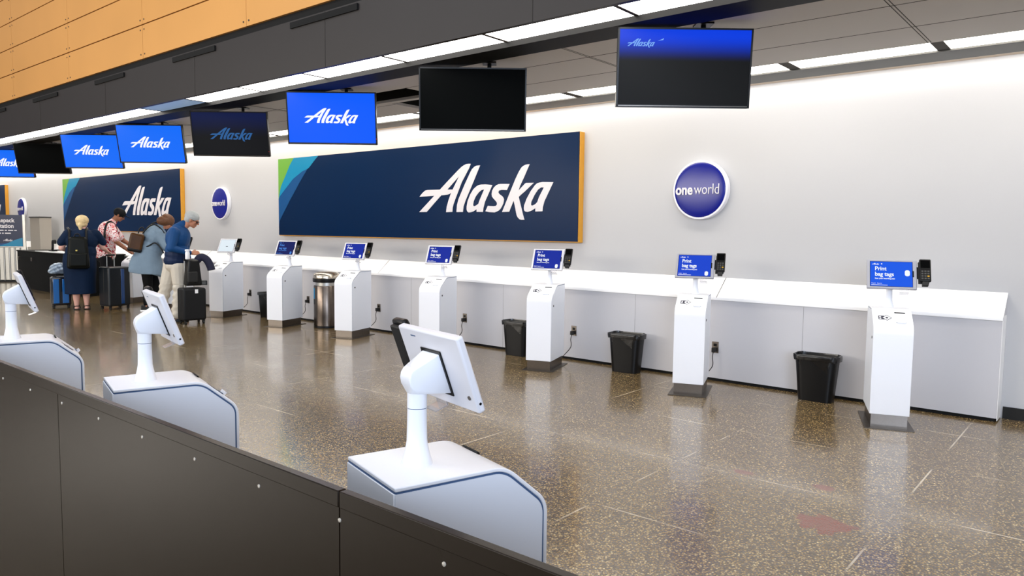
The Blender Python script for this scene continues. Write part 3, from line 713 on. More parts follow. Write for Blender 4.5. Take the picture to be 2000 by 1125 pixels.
# ------------------------------------------------------------------ far left: black counter, sign stand, cabinet
t = empty('black_counter', (-19, 6.4, 0), 'black fronted service counter with white top left of the blond woman', 'counter')
N = 16; fr = []
for i in range(N + 1):
    x = -1.75 + 3.9 * i / N; fr.append((x, -0.42 + 0.10 * (1 - math.sin(PI * min(1, i / N * 1.0) * 0.9 + 0.15))))
bm = bmesh.new(); prism(bm, fr + [(2.15, 0.55), (-1.75, 0.55)], 0.0, 0.86, 'z'); obj('counter_front', bm, mat('counter_black', (14, 16, 17), 0.5, spec=0.1, var=0.1, scale=3), t, smooth=40)
bm = bmesh.new(); prism(bm, [(p[0], p[1] - 0.02) for p in fr] + [(2.17, 0.57), (-1.77, 0.57)], 0.86, 0.885, 'z'); obj('counter_top', bm, beamm, t)
bm = bmesh.new(); prism(bm, [(p[0] + 0.03, p[1] + 0.06) for p in fr[5:]] + [(2.12, 0.55), (0.1, 0.55)], 0.885, 0.90, 'z'); obj('white_top', bm, counterm, t)
for xx in (-1.35, -0.45): obj('bracket', B(xx - 0.03, xx + 0.03, -0.45, -0.40, 0.66, 0.74), steelm, t, bevel=0.004)
t = empty('stand_sign', (-22.35, 6.35, 0), 'navy Repack Station sign on a silver stand at the left edge', 'sign', rz=math.radians(52))
obj('stand_body', B(-0.55, 0.45, 0.02, 0.30, 0.04, 0.92), silverm, t, bevel=0.02)
for i in range(7): pass
rb = bmesh.new()
for i in range(8): tube(rb, [(-0.5 + i * 0.125, 0.02, 0.05), (-0.5 + i * 0.125, 0.02, 0.90)], 0.022, 10)
obj('rib', rb, silverm, t, smooth=50)
obj('base', B(-0.6, 0.5, -0.02, 0.34, 0.0, 0.04), blackm, t)
obj('side_post', B(0.34, 0.40, -0.02, 0.02, 0.55, 1.76), silverm, t)
sp = obj('sign_panel', B(-0.80, 0.335, -0.02, 0.0, 0.93, 1.75), mat('stand_sign_navy', (6, 26, 66), 0.35), t)
F = T3(0, -0.0205, 0)
flat('teal_corner', [[(-0.25, 0.935), (0.33, 0.935), (0.33, 1.16), (0.15, 1.10), (-0.05, 1.0)]], signt, sp, F, 0.001)
flat('blue_corner', [[(-0.5, 0.935), (-0.25, 0.935), (-0.05, 1.0), (0.0, 1.03), (-0.2, 1.0)]], signb, sp, F, 0.0015)
text('headline', 'Repack\nStation', 0.145, letterm, sp, F @ T3(-0.25, 0, 1.56), 0.001, bold=0.004, sx=0.95)
sm_ = []
for row, ws in enumerate(((0.07, 0.03, 0.10, 0.05, 0.12, 0.06), (0.05, 0.11, 0.04, 0.14))):
    xx_ = -0.35
    for w_ in ws: sm_.append(rect(xx_, xx_ + w_, 1.335 - row * 0.075, 1.362 - row * 0.075, 0.008)); xx_ += w_ + 0.025
flat('small_print', sm_, letterm, sp, F, 0.001)
logo('sign_logo', 0.22, letterm, sp, F @ T3(-0.12, 0, 1.06))
t = empty('beige_cabinet', (-21.5, 6.99, 0), 'tall beige cabinet against the wall right of the Repack Station sign', 'cabinet')
obj('body', B(-0.5, 0.2, -0.25, 0.02, 0.0, 1.68), capm, t, bevel=0.006)
obj('top_board', B(-0.52, 0.22, -0.27, 0.02, 1.68, 1.71), trimm, t)
t = empty('bag_scale_stand', (-18.95, 6.25, 0.902), 'small black device standing on the end of the black counter', 'device')
bm = bmesh.new(); tube(bm, smoothpath([(-0.05, 0, 0.035), (-0.03, 0, 0.04), (-0.01, 0, 0.12), (0.0, 0, 0.22), (0.05, 0, 0.24), (0.14, 0, 0.235), (0.15, 0, 0.17)], 5), 0.026, 10); obj('arm', bm, blackm, t, smooth=60)
obj('base', B(-0.1, 0.1, -0.06, 0.06, 0.0, 0.03), blackm, t, bevel=0.006)

# ------------------------------------------------------------------ people
skin_pale = mat('skin_pale', (226, 176, 160), 0.5, spec=0.3)
skin_tan = mat('skin_tan', (150, 100, 76), 0.5, spec=0.3)
skin_mid = mat('skin_mid', (186, 128, 100), 0.5, spec=0.3)
def V(*a): return Vector(a)
def cap(bm, a, b, ra, rb=None, n=12, flat_=None):
    """closed tapered capsule from a to b; flat_ = (axis vector, factor) squashes it across that axis"""
    a, b = Vector(a), Vector(b); rb = ra if rb is None else rb
    t = (b - a); L = t.length; t = t / L if L > 1e-6 else V(0, 0, 1)
    ref = V(0, 1, 0) if abs(t.y) < 0.8 else V(1, 0, 0)
    u = t.cross(ref).normalized(); v = t.cross(u)
    rings = []
    prof = [(-math.cos(k * PI / 8) * ra, math.sin(k * PI / 8) * ra, 0) for k in range(1, 5)] + [(math.sin(k * PI / 8) * rb, math.cos(k * PI / 8) * rb, 1) for k in range(0, 4)]
    vs = []
    for off, rr, e in prof:
        c = (a if e == 0 else b) + t * off
        rings.append([bm.verts.new(c + (u * math.cos(2 * PI * k / n) + v * math.sin(2 * PI * k / n)) * rr) for k in range(n)])
    p0 = bm.verts.new(a - t * ra); p1 = bm.verts.new(b + t * rb)
    for r0, r1 in zip(rings, rings[1:]):
        for i in range(n): bm.faces.new((r0[i], r0[(i + 1) % n], r1[(i + 1) % n], r1[i]))
    for i in range(n): bm.faces.new((p0, rings[0][(i + 1) % n], rings[0][i])); bm.faces.new((p1, rings[-1][i], rings[-1][(i + 1) % n]))
    if flat_:
        ax, f = flat_; ax = Vector(ax).normalized(); c = (a + b) / 2
        for v_ in [p0, p1] + [x for r in rings for x in r]:
            dd = (v_.co - c).dot(ax); v_.co -= ax * dd * (1 - f)
def ell(bm, c, r, rot=(0, 0, 0), n=16):
    m = Matrix.Translation(c) @ (Matrix.Rotation(rot[2], 4, 'Z') @ Matrix.Rotation(rot[1], 4, 'Y') @ Matrix.Rotation(rot[0], 4, 'X')) @ Matrix.Diagonal((r[0], r[1], r[2], 1))
    bmesh.ops.create_uvsphere(bm, u_segments=n, v_segments=10, radius=1, matrix=m)
def fuse(name, bm, m, parent, vox=0.009, smooth=4, cut=None, disp=None):
    """melt overlapping solids into one continuous surface"""
    bmesh.ops.recalc_face_normals(bm, faces=bm.faces)
    me = bpy.data.meshes.new(name); bm.to_mesh(me); bm.free()
    o = bpy.data.objects.new(name, me); COL.objects.link(o)
    r = o.modifiers.new('r', 'REMESH'); r.mode = 'VOXEL'; r.voxel_size = vox
    s = o.modifiers.new('s', 'SMOOTH'); s.factor = 0.6; s.iterations = smooth
    dg = bpy.context.evaluated_depsgraph_get(); me2 = bpy.data.meshes.new_from_object(o.evaluated_get(dg))
    bpy.data.objects.remove(o); bpy.data.meshes.remove(me)
    if cut:
        b2 = bmesh.new(); b2.from_mesh(me2)
        for co, no in cut:
            g = b2.verts[:] + b2.edges[:] + b2.faces[:]
            rr = bmesh.ops.bisect_plane(b2, geom=g, plane_co=co, plane_no=no, clear_outer=True)
            ed = [e for e in rr['geom_cut'] if isinstance(e, bmesh.types.BMEdge)]
            if ed: bmesh.ops.edgeloop_fill(b2, edges=ed)
        b2.to_mesh(me2); b2.free()
    if disp: disp(me2)
    return link(name, me2, m, parent, smooth=75)
def hand(bm, w_, f, n, side=1, curl=0.5, s=1.0):
    w_, f, n = Vector(w_), Vector(f).normalized(), Vector(n).normalized(); n = (n - f * n.dot(f)).normalized(); r = f.cross(n) * side
    for o in (-0.028, -0.01, 0.01, 0.028): cap(bm, w_ + r * o * 0.6, w_ + f * 0.085 * s + r * o * s, 0.014, 0.0125)
    for i, (o, l) in enumerate(((-0.031, 0.060), (-0.011, 0.075), (0.010, 0.080), (0.030, 0.072))):
        k = w_ + f * 0.088 * s + r * o * 1.05 * s; c1 = curl * (1 + 0.12 * i); c2 = curl * 2.1
        k1 = k + (f * math.cos(c1) + n * math.sin(c1)) * l * 0.5 * s; k2 = k1 + (f * math.cos(c2) + n * math.sin(c2)) * l * 0.5 * s
        cap(bm, k, k1, 0.0092, 0.0085, 8); cap(bm, k1, k2, 0.0085, 0.0072, 8)
    t0 = w_ + f * 0.03 * s + r * 0.034 * s; t1 = t0 + (f * 0.55 + r * 0.6 + n * 0.45).normalized() * 0.036 * s; t2 = t1 + (f * 0.85 + r * 0.1 + n * 0.5).normalized() * 0.03 * s
    cap(bm, w_ + f * 0.015, t0, 0.016, 0.0125, 8); cap(bm, t0, t1, 0.0115, 0.010, 8); cap(bm, t1, t2, 0.010, 0.008, 8)
def head(bm, c, yaw, pitch, s=1.0):
    """head with nose, chin, brow and ears; yaw 0 looks along local +x (right), pitch down positive"""
    M = Matrix.Translation(c) @ Matrix.Rotation(yaw, 4, 'Z') @ Matrix.Rotation(pitch, 4, 'Y') @ Matrix.Scale(s, 4)
    def E(p, r): 
        m = M @ Matrix.Translation(p) @ Matrix.Diagonal((r[0], r[1], r[2], 1)); bmesh.ops.create_uvsphere(bm, u_segments=16, v_segments=10, radius=1, matrix=m)
    E((-0.008, 0, 0.025), (0.098, 0.076, 0.092)); E((0.028, 0, -0.045), (0.060, 0.055, 0.062)); E((0.055, 0, -0.088), (0.028, 0.030, 0.022))
    E((0.078, 0, 0.018), (0.018, 0.048, 0.012)); E((0.050, 0.036, -0.025), (0.030, 0.024, 0.024)); E((0.050, -0.036, -0.025), (0.030, 0.024, 0.024))
    a, b, c2 = M @ V(0.088, 0, 0.010), M @ V(0.110, 0, -0.026), M @ V(0.088, 0, -0.034)
    cap(bm, a, b, 0.009, 0.012, 8); cap(bm, b, c2, 0.011, 0.010, 8)
    E((0.085, 0, -0.058), (0.012, 0.024, 0.006)); E((0.083, 0, -0.068), (0.012, 0.021, 0.006))
    for y in (-0.077, 0.077): E((-0.005, y, -0.008), (0.018, 0.009, 0.032))
    return M
def eyes(M, parent):
    for y in (-0.031, 0.031):
        bm = bmesh.new(); bmesh.ops.create_uvsphere(bm, u_segments=12, v_segments=8, radius=1, matrix=M @ Matrix.Translation((0.080, y, 0.002)) @ Matrix.Diagonal((0.009, 0.012, 0.008, 1)))
        obj('eye', bm, eye_m, parent, smooth=60)
eye_m = mat('eye_dark', (40, 30, 26), 0.2)
def person(u_dir, loc, label):
    v = Vector((loc[0], loc[1])).normalized(); R = (v.y, -v.x)
    return empty('person', (loc[0], loc[1], 0), label, 'person', None, math.atan2(R[1], R[0]))

# --- woman in a navy dress, seen from behind
t = person(0, (-14.30, 5.18), 'woman with blond tied hair in a navy dress and dark backpack, seen from behind')
bm = bmesh.new()
HC = V(0.025, 0.06, 1.555)
HM = head(bm, HC, math.radians(62), 0.30)
cap(bm, (0.01, 0.03, 1.38), (0.02, 0.05, 1.50), 0.058, 0.052)
ell(bm, (0.0, 0.02, 1.22), (0.23, 0.14, 0.21)); ell(bm, (-0.02, 0.02, 0.98), (0.22, 0.15, 0.22)); ell(bm, (-0.03, 0.0, 0.80), (0.23, 0.17, 0.18))
for s_, e_, w_ in (((-0.225, 0.02, 1.335), (-0.315, 0.07, 1.10), (-0.17, 0.27, 1.02)), ((0.235, 0.02, 1.325), (0.325, 0.10, 1.10), (0.40, 0.28, 1.03))):
    cap(bm, s_, e_, 0.064, 0.05); cap(bm, e_, w_, 0.047, 0.03)
    hand(bm, w_, (Vector(w_) - Vector(e_)), (0, 0.2, -1), 1, 0.5)
for s_ in (-0.115, 0.04):
    cap(bm, (s_ - 0.005, 0.0, 0.75), (s_, 0.01, 0.44), 0.10, 0.062); cap(bm, (s_, 0.01, 0.44), (s_ + 0.002, -0.012, 0.29), 0.06, 0.066); cap(bm, (s_ + 0.002, -0.012, 0.29), (s_ + 0.003, 0.01, 0.075), 0.064, 0.036)
    cap(bm, (s_ + 0.003, -0.02, 0.035), (s_ + 0.008, 0.15, 0.028), 0.036, 0.030, flat_=((0, 0, 1), 0.8)); ell(bm, (s_ + 0.008, 0.19, 0.026), (0.042, 0.04, 0.018))
body = fuse('body', bm, skin_pale, t, 0.007, 3)
eyes(HM, t)
navy = mat('navy_dress_cloth', (4, 28, 56), 0.75, var=0.12, scale=9, spec=0.2, bump=0.35)
bm = bmesh.new()
ell(bm, (0.0, 0.02, 1.23), (0.265, 0.17, 0.22)); ell(bm, (-0.02, 0.02, 1.02), (0.25, 0.185, 0.24))
cap(bm, (-0.20, 0.02, 1.35), (-0.305, 0.055, 1.20), 0.088, 0.080); cap(bm, (0.215, 0.02, 1.345), (0.315, 0.08, 1.20), 0.088, 0.078)
prof = [(0.245, 0.18, 1.0), (0.262, 0.20, 0.88), (0.262, 0.205, 0.76), (0.250, 0.20, 0.60), (0.243, 0.19, 0.42), (0.245, 0.19, 0.285)]
N = 36; rg = []
for rx, ry, z in prof:
    rg.append([bm.verts.new((-0.045 + (rx + 0.007 * math.sin(7 * a) * (1 - z)) * math.cos(a), 0.01 + (ry + 0.012 * math.sin(5 * a + 1) * (1 - z)) * math.sin(a), z)) for a in [2 * PI * i / N for i in range(N)]])
for a, b in zip(rg, rg[1:]):
    for i in range(N): bm.faces.new((a[i], a[(i + 1) % N], b[(i + 1) % N], b[i]))
bm.faces.new(rg[0]); bm.faces.new(rg[-1])
fuse('dress', bm, navy, t, 0.009, 4)
blond = mat('hair_blond', (222, 196, 146), 0.55, var=0.25, scale=60, bump=0.5)
bm = bmesh.new(); ell(bm, tuple(HC + V(-0.012, -0.018, 0.035)), (0.108, 0.108, 0.098)); ell(bm, tuple(HC + V(-0.02, -0.03, -0.02)), (0.092, 0.08, 0.08))
ell(bm, tuple(HC + V(-0.045, -0.10, -0.055)), (0.042, 0.04, 0.05)); cap(bm, HC + V(-0.045, -0.10, -0.07), HC + V(-0.04, -0.10, -0.155), 0.036, 0.018)
fuse('hair', bm, blond, t, 0.007, 2)
bagm = mat('backpack_olive_black', (10, 13, 10), 0.45, spec=0.15, var=0.35, scale=7)
bp_ = bmesh.new(); box(bp_, -0.245, 0.115, -0.33, -0.15, 0.74, 1.30)
for v_ in bp_.verts:
    if v_.co.z > 1: v_.co.x = v_.co.x * 0.78 - 0.01; v_.co.y = v_.co.y * 0.75 - 0.02
pk = obj('backpack', bp_, bagm, t, bevel=0.055, seg=5)
obj('front_pocket', B(-0.20, 0.08, -0.37, -0.30, 0.78, 1.02), bagm, pk, bevel=0.03, seg=4)
obj('metal_strip', B(-0.10, -0.07, -0.375, -0.30, 1.05, 1.075), mat('brass', (190, 170, 90), 0.3, metal=0.8), pk, bevel=0.004)
for sx_ in (-0.19, 0.07):
    bm = bmesh.new(); tube(bm, smoothpath([(sx_, -0.17, 1.24), (sx_ - 0.0, -0.10, 1.40), (sx_ + (0.02 if sx_ > 0 else -0.02), 0.04, 1.445), (sx_, 0.18, 1.33), (sx_, 0.20, 1.1)], 5), 0.020, 8); obj('shoulder_strap', bm, blackm, pk, smooth=60)
bm = bmesh.new(); tube(bm, smoothpath([(-0.12, -0.2, 1.27), (-0.10, -0.2, 1.34), (-0.04, -0.2, 1.34), (-0.02, -0.2, 1.27)], 4), 0.012, 8); obj('top_loop', bm, blackm, pk, smooth=60)
for s_ in (-0.112, 0.043):
    sh = obj('sandal', B(s_ - 0.046, s_ + 0.055, -0.065, 0.235, 0.0, 0.014), blackm, t, bevel=0.006)
    bm = bmesh.new(); tube(bm, smoothpath([(s_ - 0.045, 0.03, 0.02), (s_ - 0.04, 0.02, 0.06), (s_ + 0.005, 0.0, 0.082), (s_ + 0.048, 0.02, 0.06), (s_ + 0.052, 0.03, 0.02)], 5), 0.008, 8); obj('strap', bm, blackm, sh, smooth=60)
    bm = bmesh.new(); tube(bm, smoothpath([(s_ - 0.036, 0.0, 0.06), (s_, -0.058, 0.07), (s_ + 0.042, 0.0, 0.06)], 5), 0.007, 8); obj('ankle_strap', bm, blackm, sh, smooth=60)

# --- man in a cap and red floral shirt
t = person(0, (-14.92, 5.90), 'man in a black cap and red-and-white floral shirt reaching down to the right')
bm = bmesh.new(); HC = V(0.165, 0.0, 1.705)
HM = head(bm, HC, math.radians(-5), 0.55)
cap(bm, (0.02, 0, 1.53), (0.13, 0, 1.66), 0.062, 0.056)
ell(bm, (-0.03, 0, 1.38), (0.15, 0.19, 0.20)); ell(bm, (-0.07, 0, 1.10), (0.14, 0.17, 0.20)); ell(bm, (-0.09, 0, 0.92), (0.14, 0.17, 0.14))
sR, eR, wR = V(0.03, -0.17, 1.47), V(0.10, -0.24, 1.20), V(0.36, -0.20, 0.985)
cap(bm, sR, eR, 0.060, 0.047); cap(bm, eR, wR, 0.044, 0.029); hand(bm, wR, (0.8, 0.05, -0.35), (0.2, 0.3, -1), -1, 0.3, 1.05)
sL, eL, wL = V(0.04, 0.18, 1.47), V(0.22, 0.24, 1.22), V(0.42, 0.16, 1.08)
cap(bm, sL, eL, 0.060, 0.047); cap(bm, eL, wL, 0.044, 0.029); hand(bm, wL, (0.9, -0.1, -0.2), (0, 0, -1), 1, 0.4)
for yy in (-0.10, 0.10):
    k = V(-0.06, yy, 0.50); an = V(-0.10, yy, 0.09)
    cap(bm, (-0.08, yy, 0.90), k, 0.098, 0.06); cap(bm, k, an, 0.058, 0.038); cap(bm, an + V(-0.03, 0, -0.045), an + V(0.15, 0, -0.055), 0.036, 0.03)
fuse('body', bm, skin_tan, t, 0.007, 3); eyes(HM, t)
fl = mat('floral_shirt_cloth', (236, 220, 222), 0.7)
nt = fl.node_tree; tc = nt.nodes.new('ShaderNodeTexCoord'); nz = nt.nodes.new('ShaderNodeTexNoise'); nz.inputs['Scale'].default_value = 13; nz.inputs['Detail'].default_value = 1.5; nz.inputs['Distortion'].default_value = 1.2
nt.links.new(tc.outputs['Object'], nz.inputs['Vector']); cr = nt.nodes.new('ShaderNodeValToRGB'); cr.color_ramp.interpolation = 'CONSTANT'; e = cr.color_ramp.elements
e[0].position = 0; e[0].color = lin((172, 24, 48)); e[1].position = 0.44; e[1].color = lin((240, 228, 228)); k3 = e.new(0.55); k3.color = lin((226, 120, 118)); k4 = e.new(0.62); k4.color = lin((240, 228, 228)); k5 = e.new(0.68); k5.color = lin((160, 30, 50))
nt.links.new(nz.outputs['Fac'], cr.inputs[0]); nt.links.new(cr.outputs[0], nt.nodes['Principled BSDF'].inputs['Base Color'])
bm = bmesh.new(); ell(bm, (-0.03, 0, 1.39), (0.175, 0.215, 0.20)); ell(bm, (-0.07, 0, 1.12), (0.17, 0.20, 0.26)); ell(bm, (-0.08, 0, 0.95), (0.175, 0.20, 0.15))
cap(bm, (0.02, -0.15, 1.48), (0.085, -0.235, 1.26), 0.084, 0.076); cap(bm, (0.03, 0.16, 1.48), (0.17, 0.23, 1.28), 0.084, 0.076); cap(bm, (0.0, 0, 1.50), (0.06, 0, 1.575), 0.09, 0.07)
fuse('shirt', bm, fl, t, 0.009, 4, cut=[((0, 0, 0.86), (0, 0, -1))])
bm = bmesh.new(); ell(bm, (-0.09, 0, 0.90), (0.15, 0.18, 0.13))
for yy in (-0.10, 0.10): cap(bm, (-0.08, yy, 0.88), (-0.06, yy, 0.50), 0.112, 0.085); cap(bm, (-0.06, yy, 0.50), (-0.10, yy, 0.22), 0.083, 0.07)
fuse('trousers', bm, mat('dark_trousers', (20, 20, 24), 0.8, spec=0.2), t, 0.009, 4, cut=[((0, 0, 0.18), (0, 0, -1))])
capc = mat('cap_black_cloth', (12, 12, 14), 0.7, spec=0.2)
bm = bmesh.new(); bmesh.ops.create_uvsphere(bm, u_segments=20, v_segments=12, radius=1, matrix=HM @ Matrix.Translation((-0.012, 0, 0.04)) @ Matrix.Diagonal((0.112, 0.090, 0.095, 1)))
cv = obj('cap', bm, capc, t, smooth=70)
bm = bmesh.new(); pts = []
for i in range(11):
    a = -PI / 2 + PI * i / 10; pts.append(HM @ V(0.06 + 0.135 * math.cos(a), 0.085 * math.sin(a), 0.052)); pts.append(HM @ V(0.06 + 0.135 * math.cos(a), 0.085 * math.sin(a), 0.040))
obj('visor', hull(pts), capc, cv, bevel=0.002)
bm = bmesh.new(); tube(bm, smoothpath([(-0.10, -0.19, 1.20), (-0.07, -0.185, 1.46), (0.0, -0.15, 1.575), (0.09, -0.14, 1.50), (0.13, -0.14, 1.3)], 6), 0.022, 8); obj('bag_strap', bm, blackm, t, smooth=60)
for yy in (-0.10, 0.10):
    s1 = obj('shoe', hull([(-0.19, yy - 0.035, 0), (-0.19, yy + 0.035, 0), (0.09, yy - 0.045, 0), (0.09, yy + 0.045, 0), (0.12, yy, 0), (-0.18, yy - 0.03, 0.10), (-0.18, yy + 0.03, 0.10), (-0.05, yy - 0.03, 0.10), (-0.05, yy + 0.03, 0.10), (0.10, yy - 0.03, 0.04), (0.10, yy + 0.03, 0.04)]), mat('shoe_tan', (176, 140, 100), 0.6), t, bevel=0.01, seg=3)
    bm = bmesh.new(); lathe(bm, [(0.052, 0.08), (0.05, 0.24)], (-0.105, yy, 0), 16); obj('sock', bm, mat('sock_red', (150, 26, 34), 0.8), s1, smooth=40)

# --- woman in a long grey-blue shirt
t = person(0, (-13.28, 5.86), 'woman in a long grey-blue shirt and black leggings, bending forward, small brown backpack')
bm = bmesh.new(); HC = V(0.335, 0.0, 1.575)
HM = head(bm, HC, math.radians(12), 0.75, 1.0)
cap(bm, (0.20, 0, 1.42), (0.29, 0, 1.53), 0.056, 0.05)
ell(bm, (0.13, 0, 1.30), (0.15, 0.18, 0.20), (0, 0.5, 0)); ell(bm, (0.04, 0, 1.06), (0.14, 0.16, 0.18), (0, 0.3, 0)); ell(bm, (-0.02, 0, 0.88), (0.155, 0.18, 0.15))
for yy, e_, w_ in ((-0.17, V(0.27, -0.20, 1.13), V(0.42, -0.14, 0.98)), (0.17, V(0.33, 0.20, 1.14), V(0.52, 0.12, 1.03))):
    cap(bm, (0.20, yy, 1.385), e_, 0.055, 0.044); cap(bm, e_, w_, 0.041, 0.027); hand(bm, w_, (0.8, 0.1, -0.3), (0, 0, -1), 1 if yy > 0 else -1, 0.5, 0.95)
for yy, kn, an in ((-0.09, V(0.0, -0.09, 0.47), V(-0.035, -0.09, 0.085)), (0.10, V(0.12, 0.10, 0.47), V(0.14, 0.12, 0.085))):
    cap(bm, (-0.01, yy, 0.86), kn, 0.105, 0.06); cap(bm, kn, an, 0.06, 0.034); cap(bm, an + V(-0.03, 0, -0.045), an + V(0.14, 0, -0.052), 0.034, 0.028)
fuse('body', bm, skin_mid, t, 0.007, 3); eyes(HM, t)
cl = mat('grey_blue_cloth', (118, 138, 156), 0.8, var=0.14, scale=7, spec=0.2, bump=0.6)
bm = bmesh.new(); ell(bm, (0.13, 0, 1.31), (0.19, 0.215, 0.215), (0, 0.5, 0)); ell(bm, (0.06, 0, 1.10), (0.21, 0.205, 0.24), (0, 0.35, 0))
cap(bm, (0.20, -0.15, 1.40), (0.285, -0.205, 1.14), 0.085, 0.066); cap(bm, (0.285, -0.205, 1.14), (0.40, -0.15, 1.0), 0.062, 0.05)
cap(bm, (0.20, 0.15, 1.40), (0.34, 0.205, 1.15), 0.085, 0.066); cap(bm, (0.34, 0.205, 1.15), (0.49, 0.13, 1.045), 0.062, 0.05)
cap(bm, (0.18, 0, 1.45), (0.24, 0, 1.50), 0.08, 0.062)
N = 40; rg = []
for cx, rx, ry, z in ((0.04, 0.20, 0.20, 1.08), (-0.01, 0.235, 0.215, 0.96), (-0.02, 0.26, 0.225, 0.84), (-0.015, 0.275, 0.235, 0.74), (-0.01, 0.272, 0.235, 0.68)):
    ring = []
    for i in range(N):
        a = 2 * PI * i / N; k_ = (1.05 - z) * 0.06
        x_ = cx + (rx + k_ * math.sin(6 * a)) * math.cos(a); zz = z
        if z < 0.7: zz = z - 0.12 * max(0, math.cos(a)) ** 3 + 0.02 * math.cos(2 * a)
        ring.append(bm.verts.new((x_, (ry + k_ * math.cos(5 * a)) * math.sin(a), zz)))
    rg.append(ring)
for a, b in zip(rg, rg[1:]):
    for i in range(N): bm.faces.new((a[i], a[(i + 1) % N], b[(i + 1) % N], b[i]))
bm.faces.new(rg[0]); bm.faces.new(rg[-1]); fuse('long_shirt', bm, cl, t, 0.009, 4)
bm = bmesh.new(); ell(bm, (-0.02, 0, 0.87), (0.17, 0.185, 0.14))
for yy, kn, an in ((-0.09, V(0.0, -0.09, 0.47), V(-0.035, -0.09, 0.13)), (0.10, V(0.12, 0.10, 0.47), V(0.14, 0.12, 0.13))):
    cap(bm, (-0.01, yy, 0.86), kn, 0.118, 0.075); cap(bm, kn, kn + (an - kn) * 0.35, 0.073, 0.072); cap(bm, kn + (an - kn) * 0.35, an, 0.072, 0.042)
fuse('leggings', bm, mat('leggings_black', (10, 10, 12), 0.8, spec=0.15), t, 0.008, 3)
bm = bmesh.new(); bmesh.ops.create_uvsphere(bm, u_segments=20, v_segments=12, radius=1, matrix=HM @ Matrix.Translation((-0.02, 0, 0.035)) @ Matrix.Diagonal((0.122, 0.10, 0.105, 1)))
ell(bm, tuple(HC + V(-0.045, -0.01, 0.02)), (0.13, 0.11, 0.095)); fuse('hair', bm, mat('hair_brown', (96, 58, 30), 0.55, var=0.35, scale=50, bump=0.5), t, 0.008, 3)
for (x_, y_) in ((-0.035, -0.09), (0.14, 0.12)):
    s1 = obj('shoe', hull([(x_ - 0.085, y_ - 0.036, 0.03), (x_ - 0.085, y_ + 0.036, 0.03), (x_ + 0.14, y_ - 0.04, 0.03), (x_ + 0.14, y_ + 0.04, 0.03), (x_ + 0.175, y_, 0.03), (x_ - 0.08, y_ - 0.03, 0.115), (x_ - 0.08, y_ + 0.03, 0.115), (x_ + 0.02, y_ - 0.03, 0.105), (x_ + 0.02, y_ + 0.03, 0.105), (x_ + 0.14, y_ - 0.03, 0.055), (x_ + 0.14, y_ + 0.03, 0.055)]), rubberm, t, bevel=0.012, seg=3)
    obj('white_sole', B(x_ - 0.095, x_ + 0.175, y_ - 0.045, y_ + 0.045, 0.0, 0.032), counterm, s1, bevel=0.012, seg=3)
brownbag = mat('brown_leather', (70, 44, 18), 0.35, spec=0.2, var=0.35, scale=9)
TMB = T3(-0.165, -0.06, 1.21) @ Matrix.Rotation(math.radians(12), 4, 'Y')
pk = obj('backpack', B(-0.115, 0.11, -0.15, 0.13, -0.155, 0.165), brownbag, t, bevel=0.04, seg=4, T=TMB)
obj('black_bottom', B(-0.118, 0.113, -0.153, 0.133, -0.162, -0.085), blackm, pk, bevel=0.035, seg=4, T=TMB)
for pth in ([(-0.06, -0.10, 1.37), (0.02, -0.13, 1.47), (0.12, -0.19, 1.53), (0.22, -0.20, 1.47), (0.28, -0.20, 1.38)], [(-0.06, 0.08, 1.37), (0.04, 0.10, 1.50), (0.16, 0.13, 1.57), (0.26, 0.13, 1.50)], [(-0.07, -0.13, 1.11), (0.03, -0.20, 1.16), (0.13, -0.235, 1.21), (0.22, -0.26, 1.12), (0.26, -0.26, 1.03)], [(-0.13, -0.05, 1.37), (-0.10, -0.05, 1.46), (-0.05, -0.05, 1.47), (-0.04, -0.05, 1.37)]):
    bm = bmesh.new(); tube(bm, smoothpath(pth, 5), 0.011, 8); obj('strap', bm, blackm, pk, smooth=60)

# --- man in blue with white trousers
t = person(0, (-11.50, 5.52), 'grey-haired man in a blue pullover and white trousers looking down at a black suitcase')
bm = bmesh.new(); HC = V(0.245, -0.02, 1.605)
HM = head(bm, HC, math.radians(-14), 0.42, 1.02)
cap(bm, (0.07, 0.0, 1.44), (0.19, -0.01, 1.56), 0.060, 0.054)
ell(bm, (0.04, 0, 1.30), (0.15, 0.20, 0.21), (0, 0.25, 0)); ell(bm, (0.01, 0, 1.08), (0.13, 0.17, 0.18)); ell(bm, (0.0, 0, 0.90), (0.14, 0.17, 0.14))
sN, eN, wN = V(-0.02, -0.185, 1.38), V(-0.07, -0.26, 1.17), V(0.22, -0.20, 1.09)
sF, eF, wF = V(0.13, 0.20, 1.38), V(0.14, 0.26, 1.13), V(0.20, 0.06, 0.965)
cap(bm, sN, eN, 0.060, 0.047); cap(bm, eN, wN, 0.044, 0.029); hand(bm, wN, (0.95, 0.15, 0.0), (0.1, 0.9, -0.4), 1, 0.55)
cap(bm, sF, eF, 0.060, 0.047); cap(bm, eF, wF, 0.044, 0.029); hand(bm, wF, (0.6, -0.5, -0.1), (0.3, 0, -1), 1, 0.6)
legs = (((0.03, -0.09, 0.88), (0.04, -0.08, 0.50), (-0.01, -0.05, 0.09)), ((-0.07, 0.09, 0.88), (-0.17, 0.14, 0.49), (-0.27, 0.16, 0.09)))
for hp, kn, an in legs:
    cap(bm, hp, kn, 0.095, 0.06); cap(bm, kn, an, 0.056, 0.038); cap(bm, V(*an) + V(-0.02, 0, -0.045), V(*an) + V(0.15, 0, -0.055), 0.036, 0.03)
fuse('body', bm, skin_mid, t, 0.007, 3); eyes(HM, t)
bl = mat('blue_pullover_cloth', (2, 64, 118), 0.6, var=0.1, scale=10, spec=0.3, bump=0.4); nv = mat('navy_panel_cloth', (4, 30, 66), 0.6, spec=0.3)
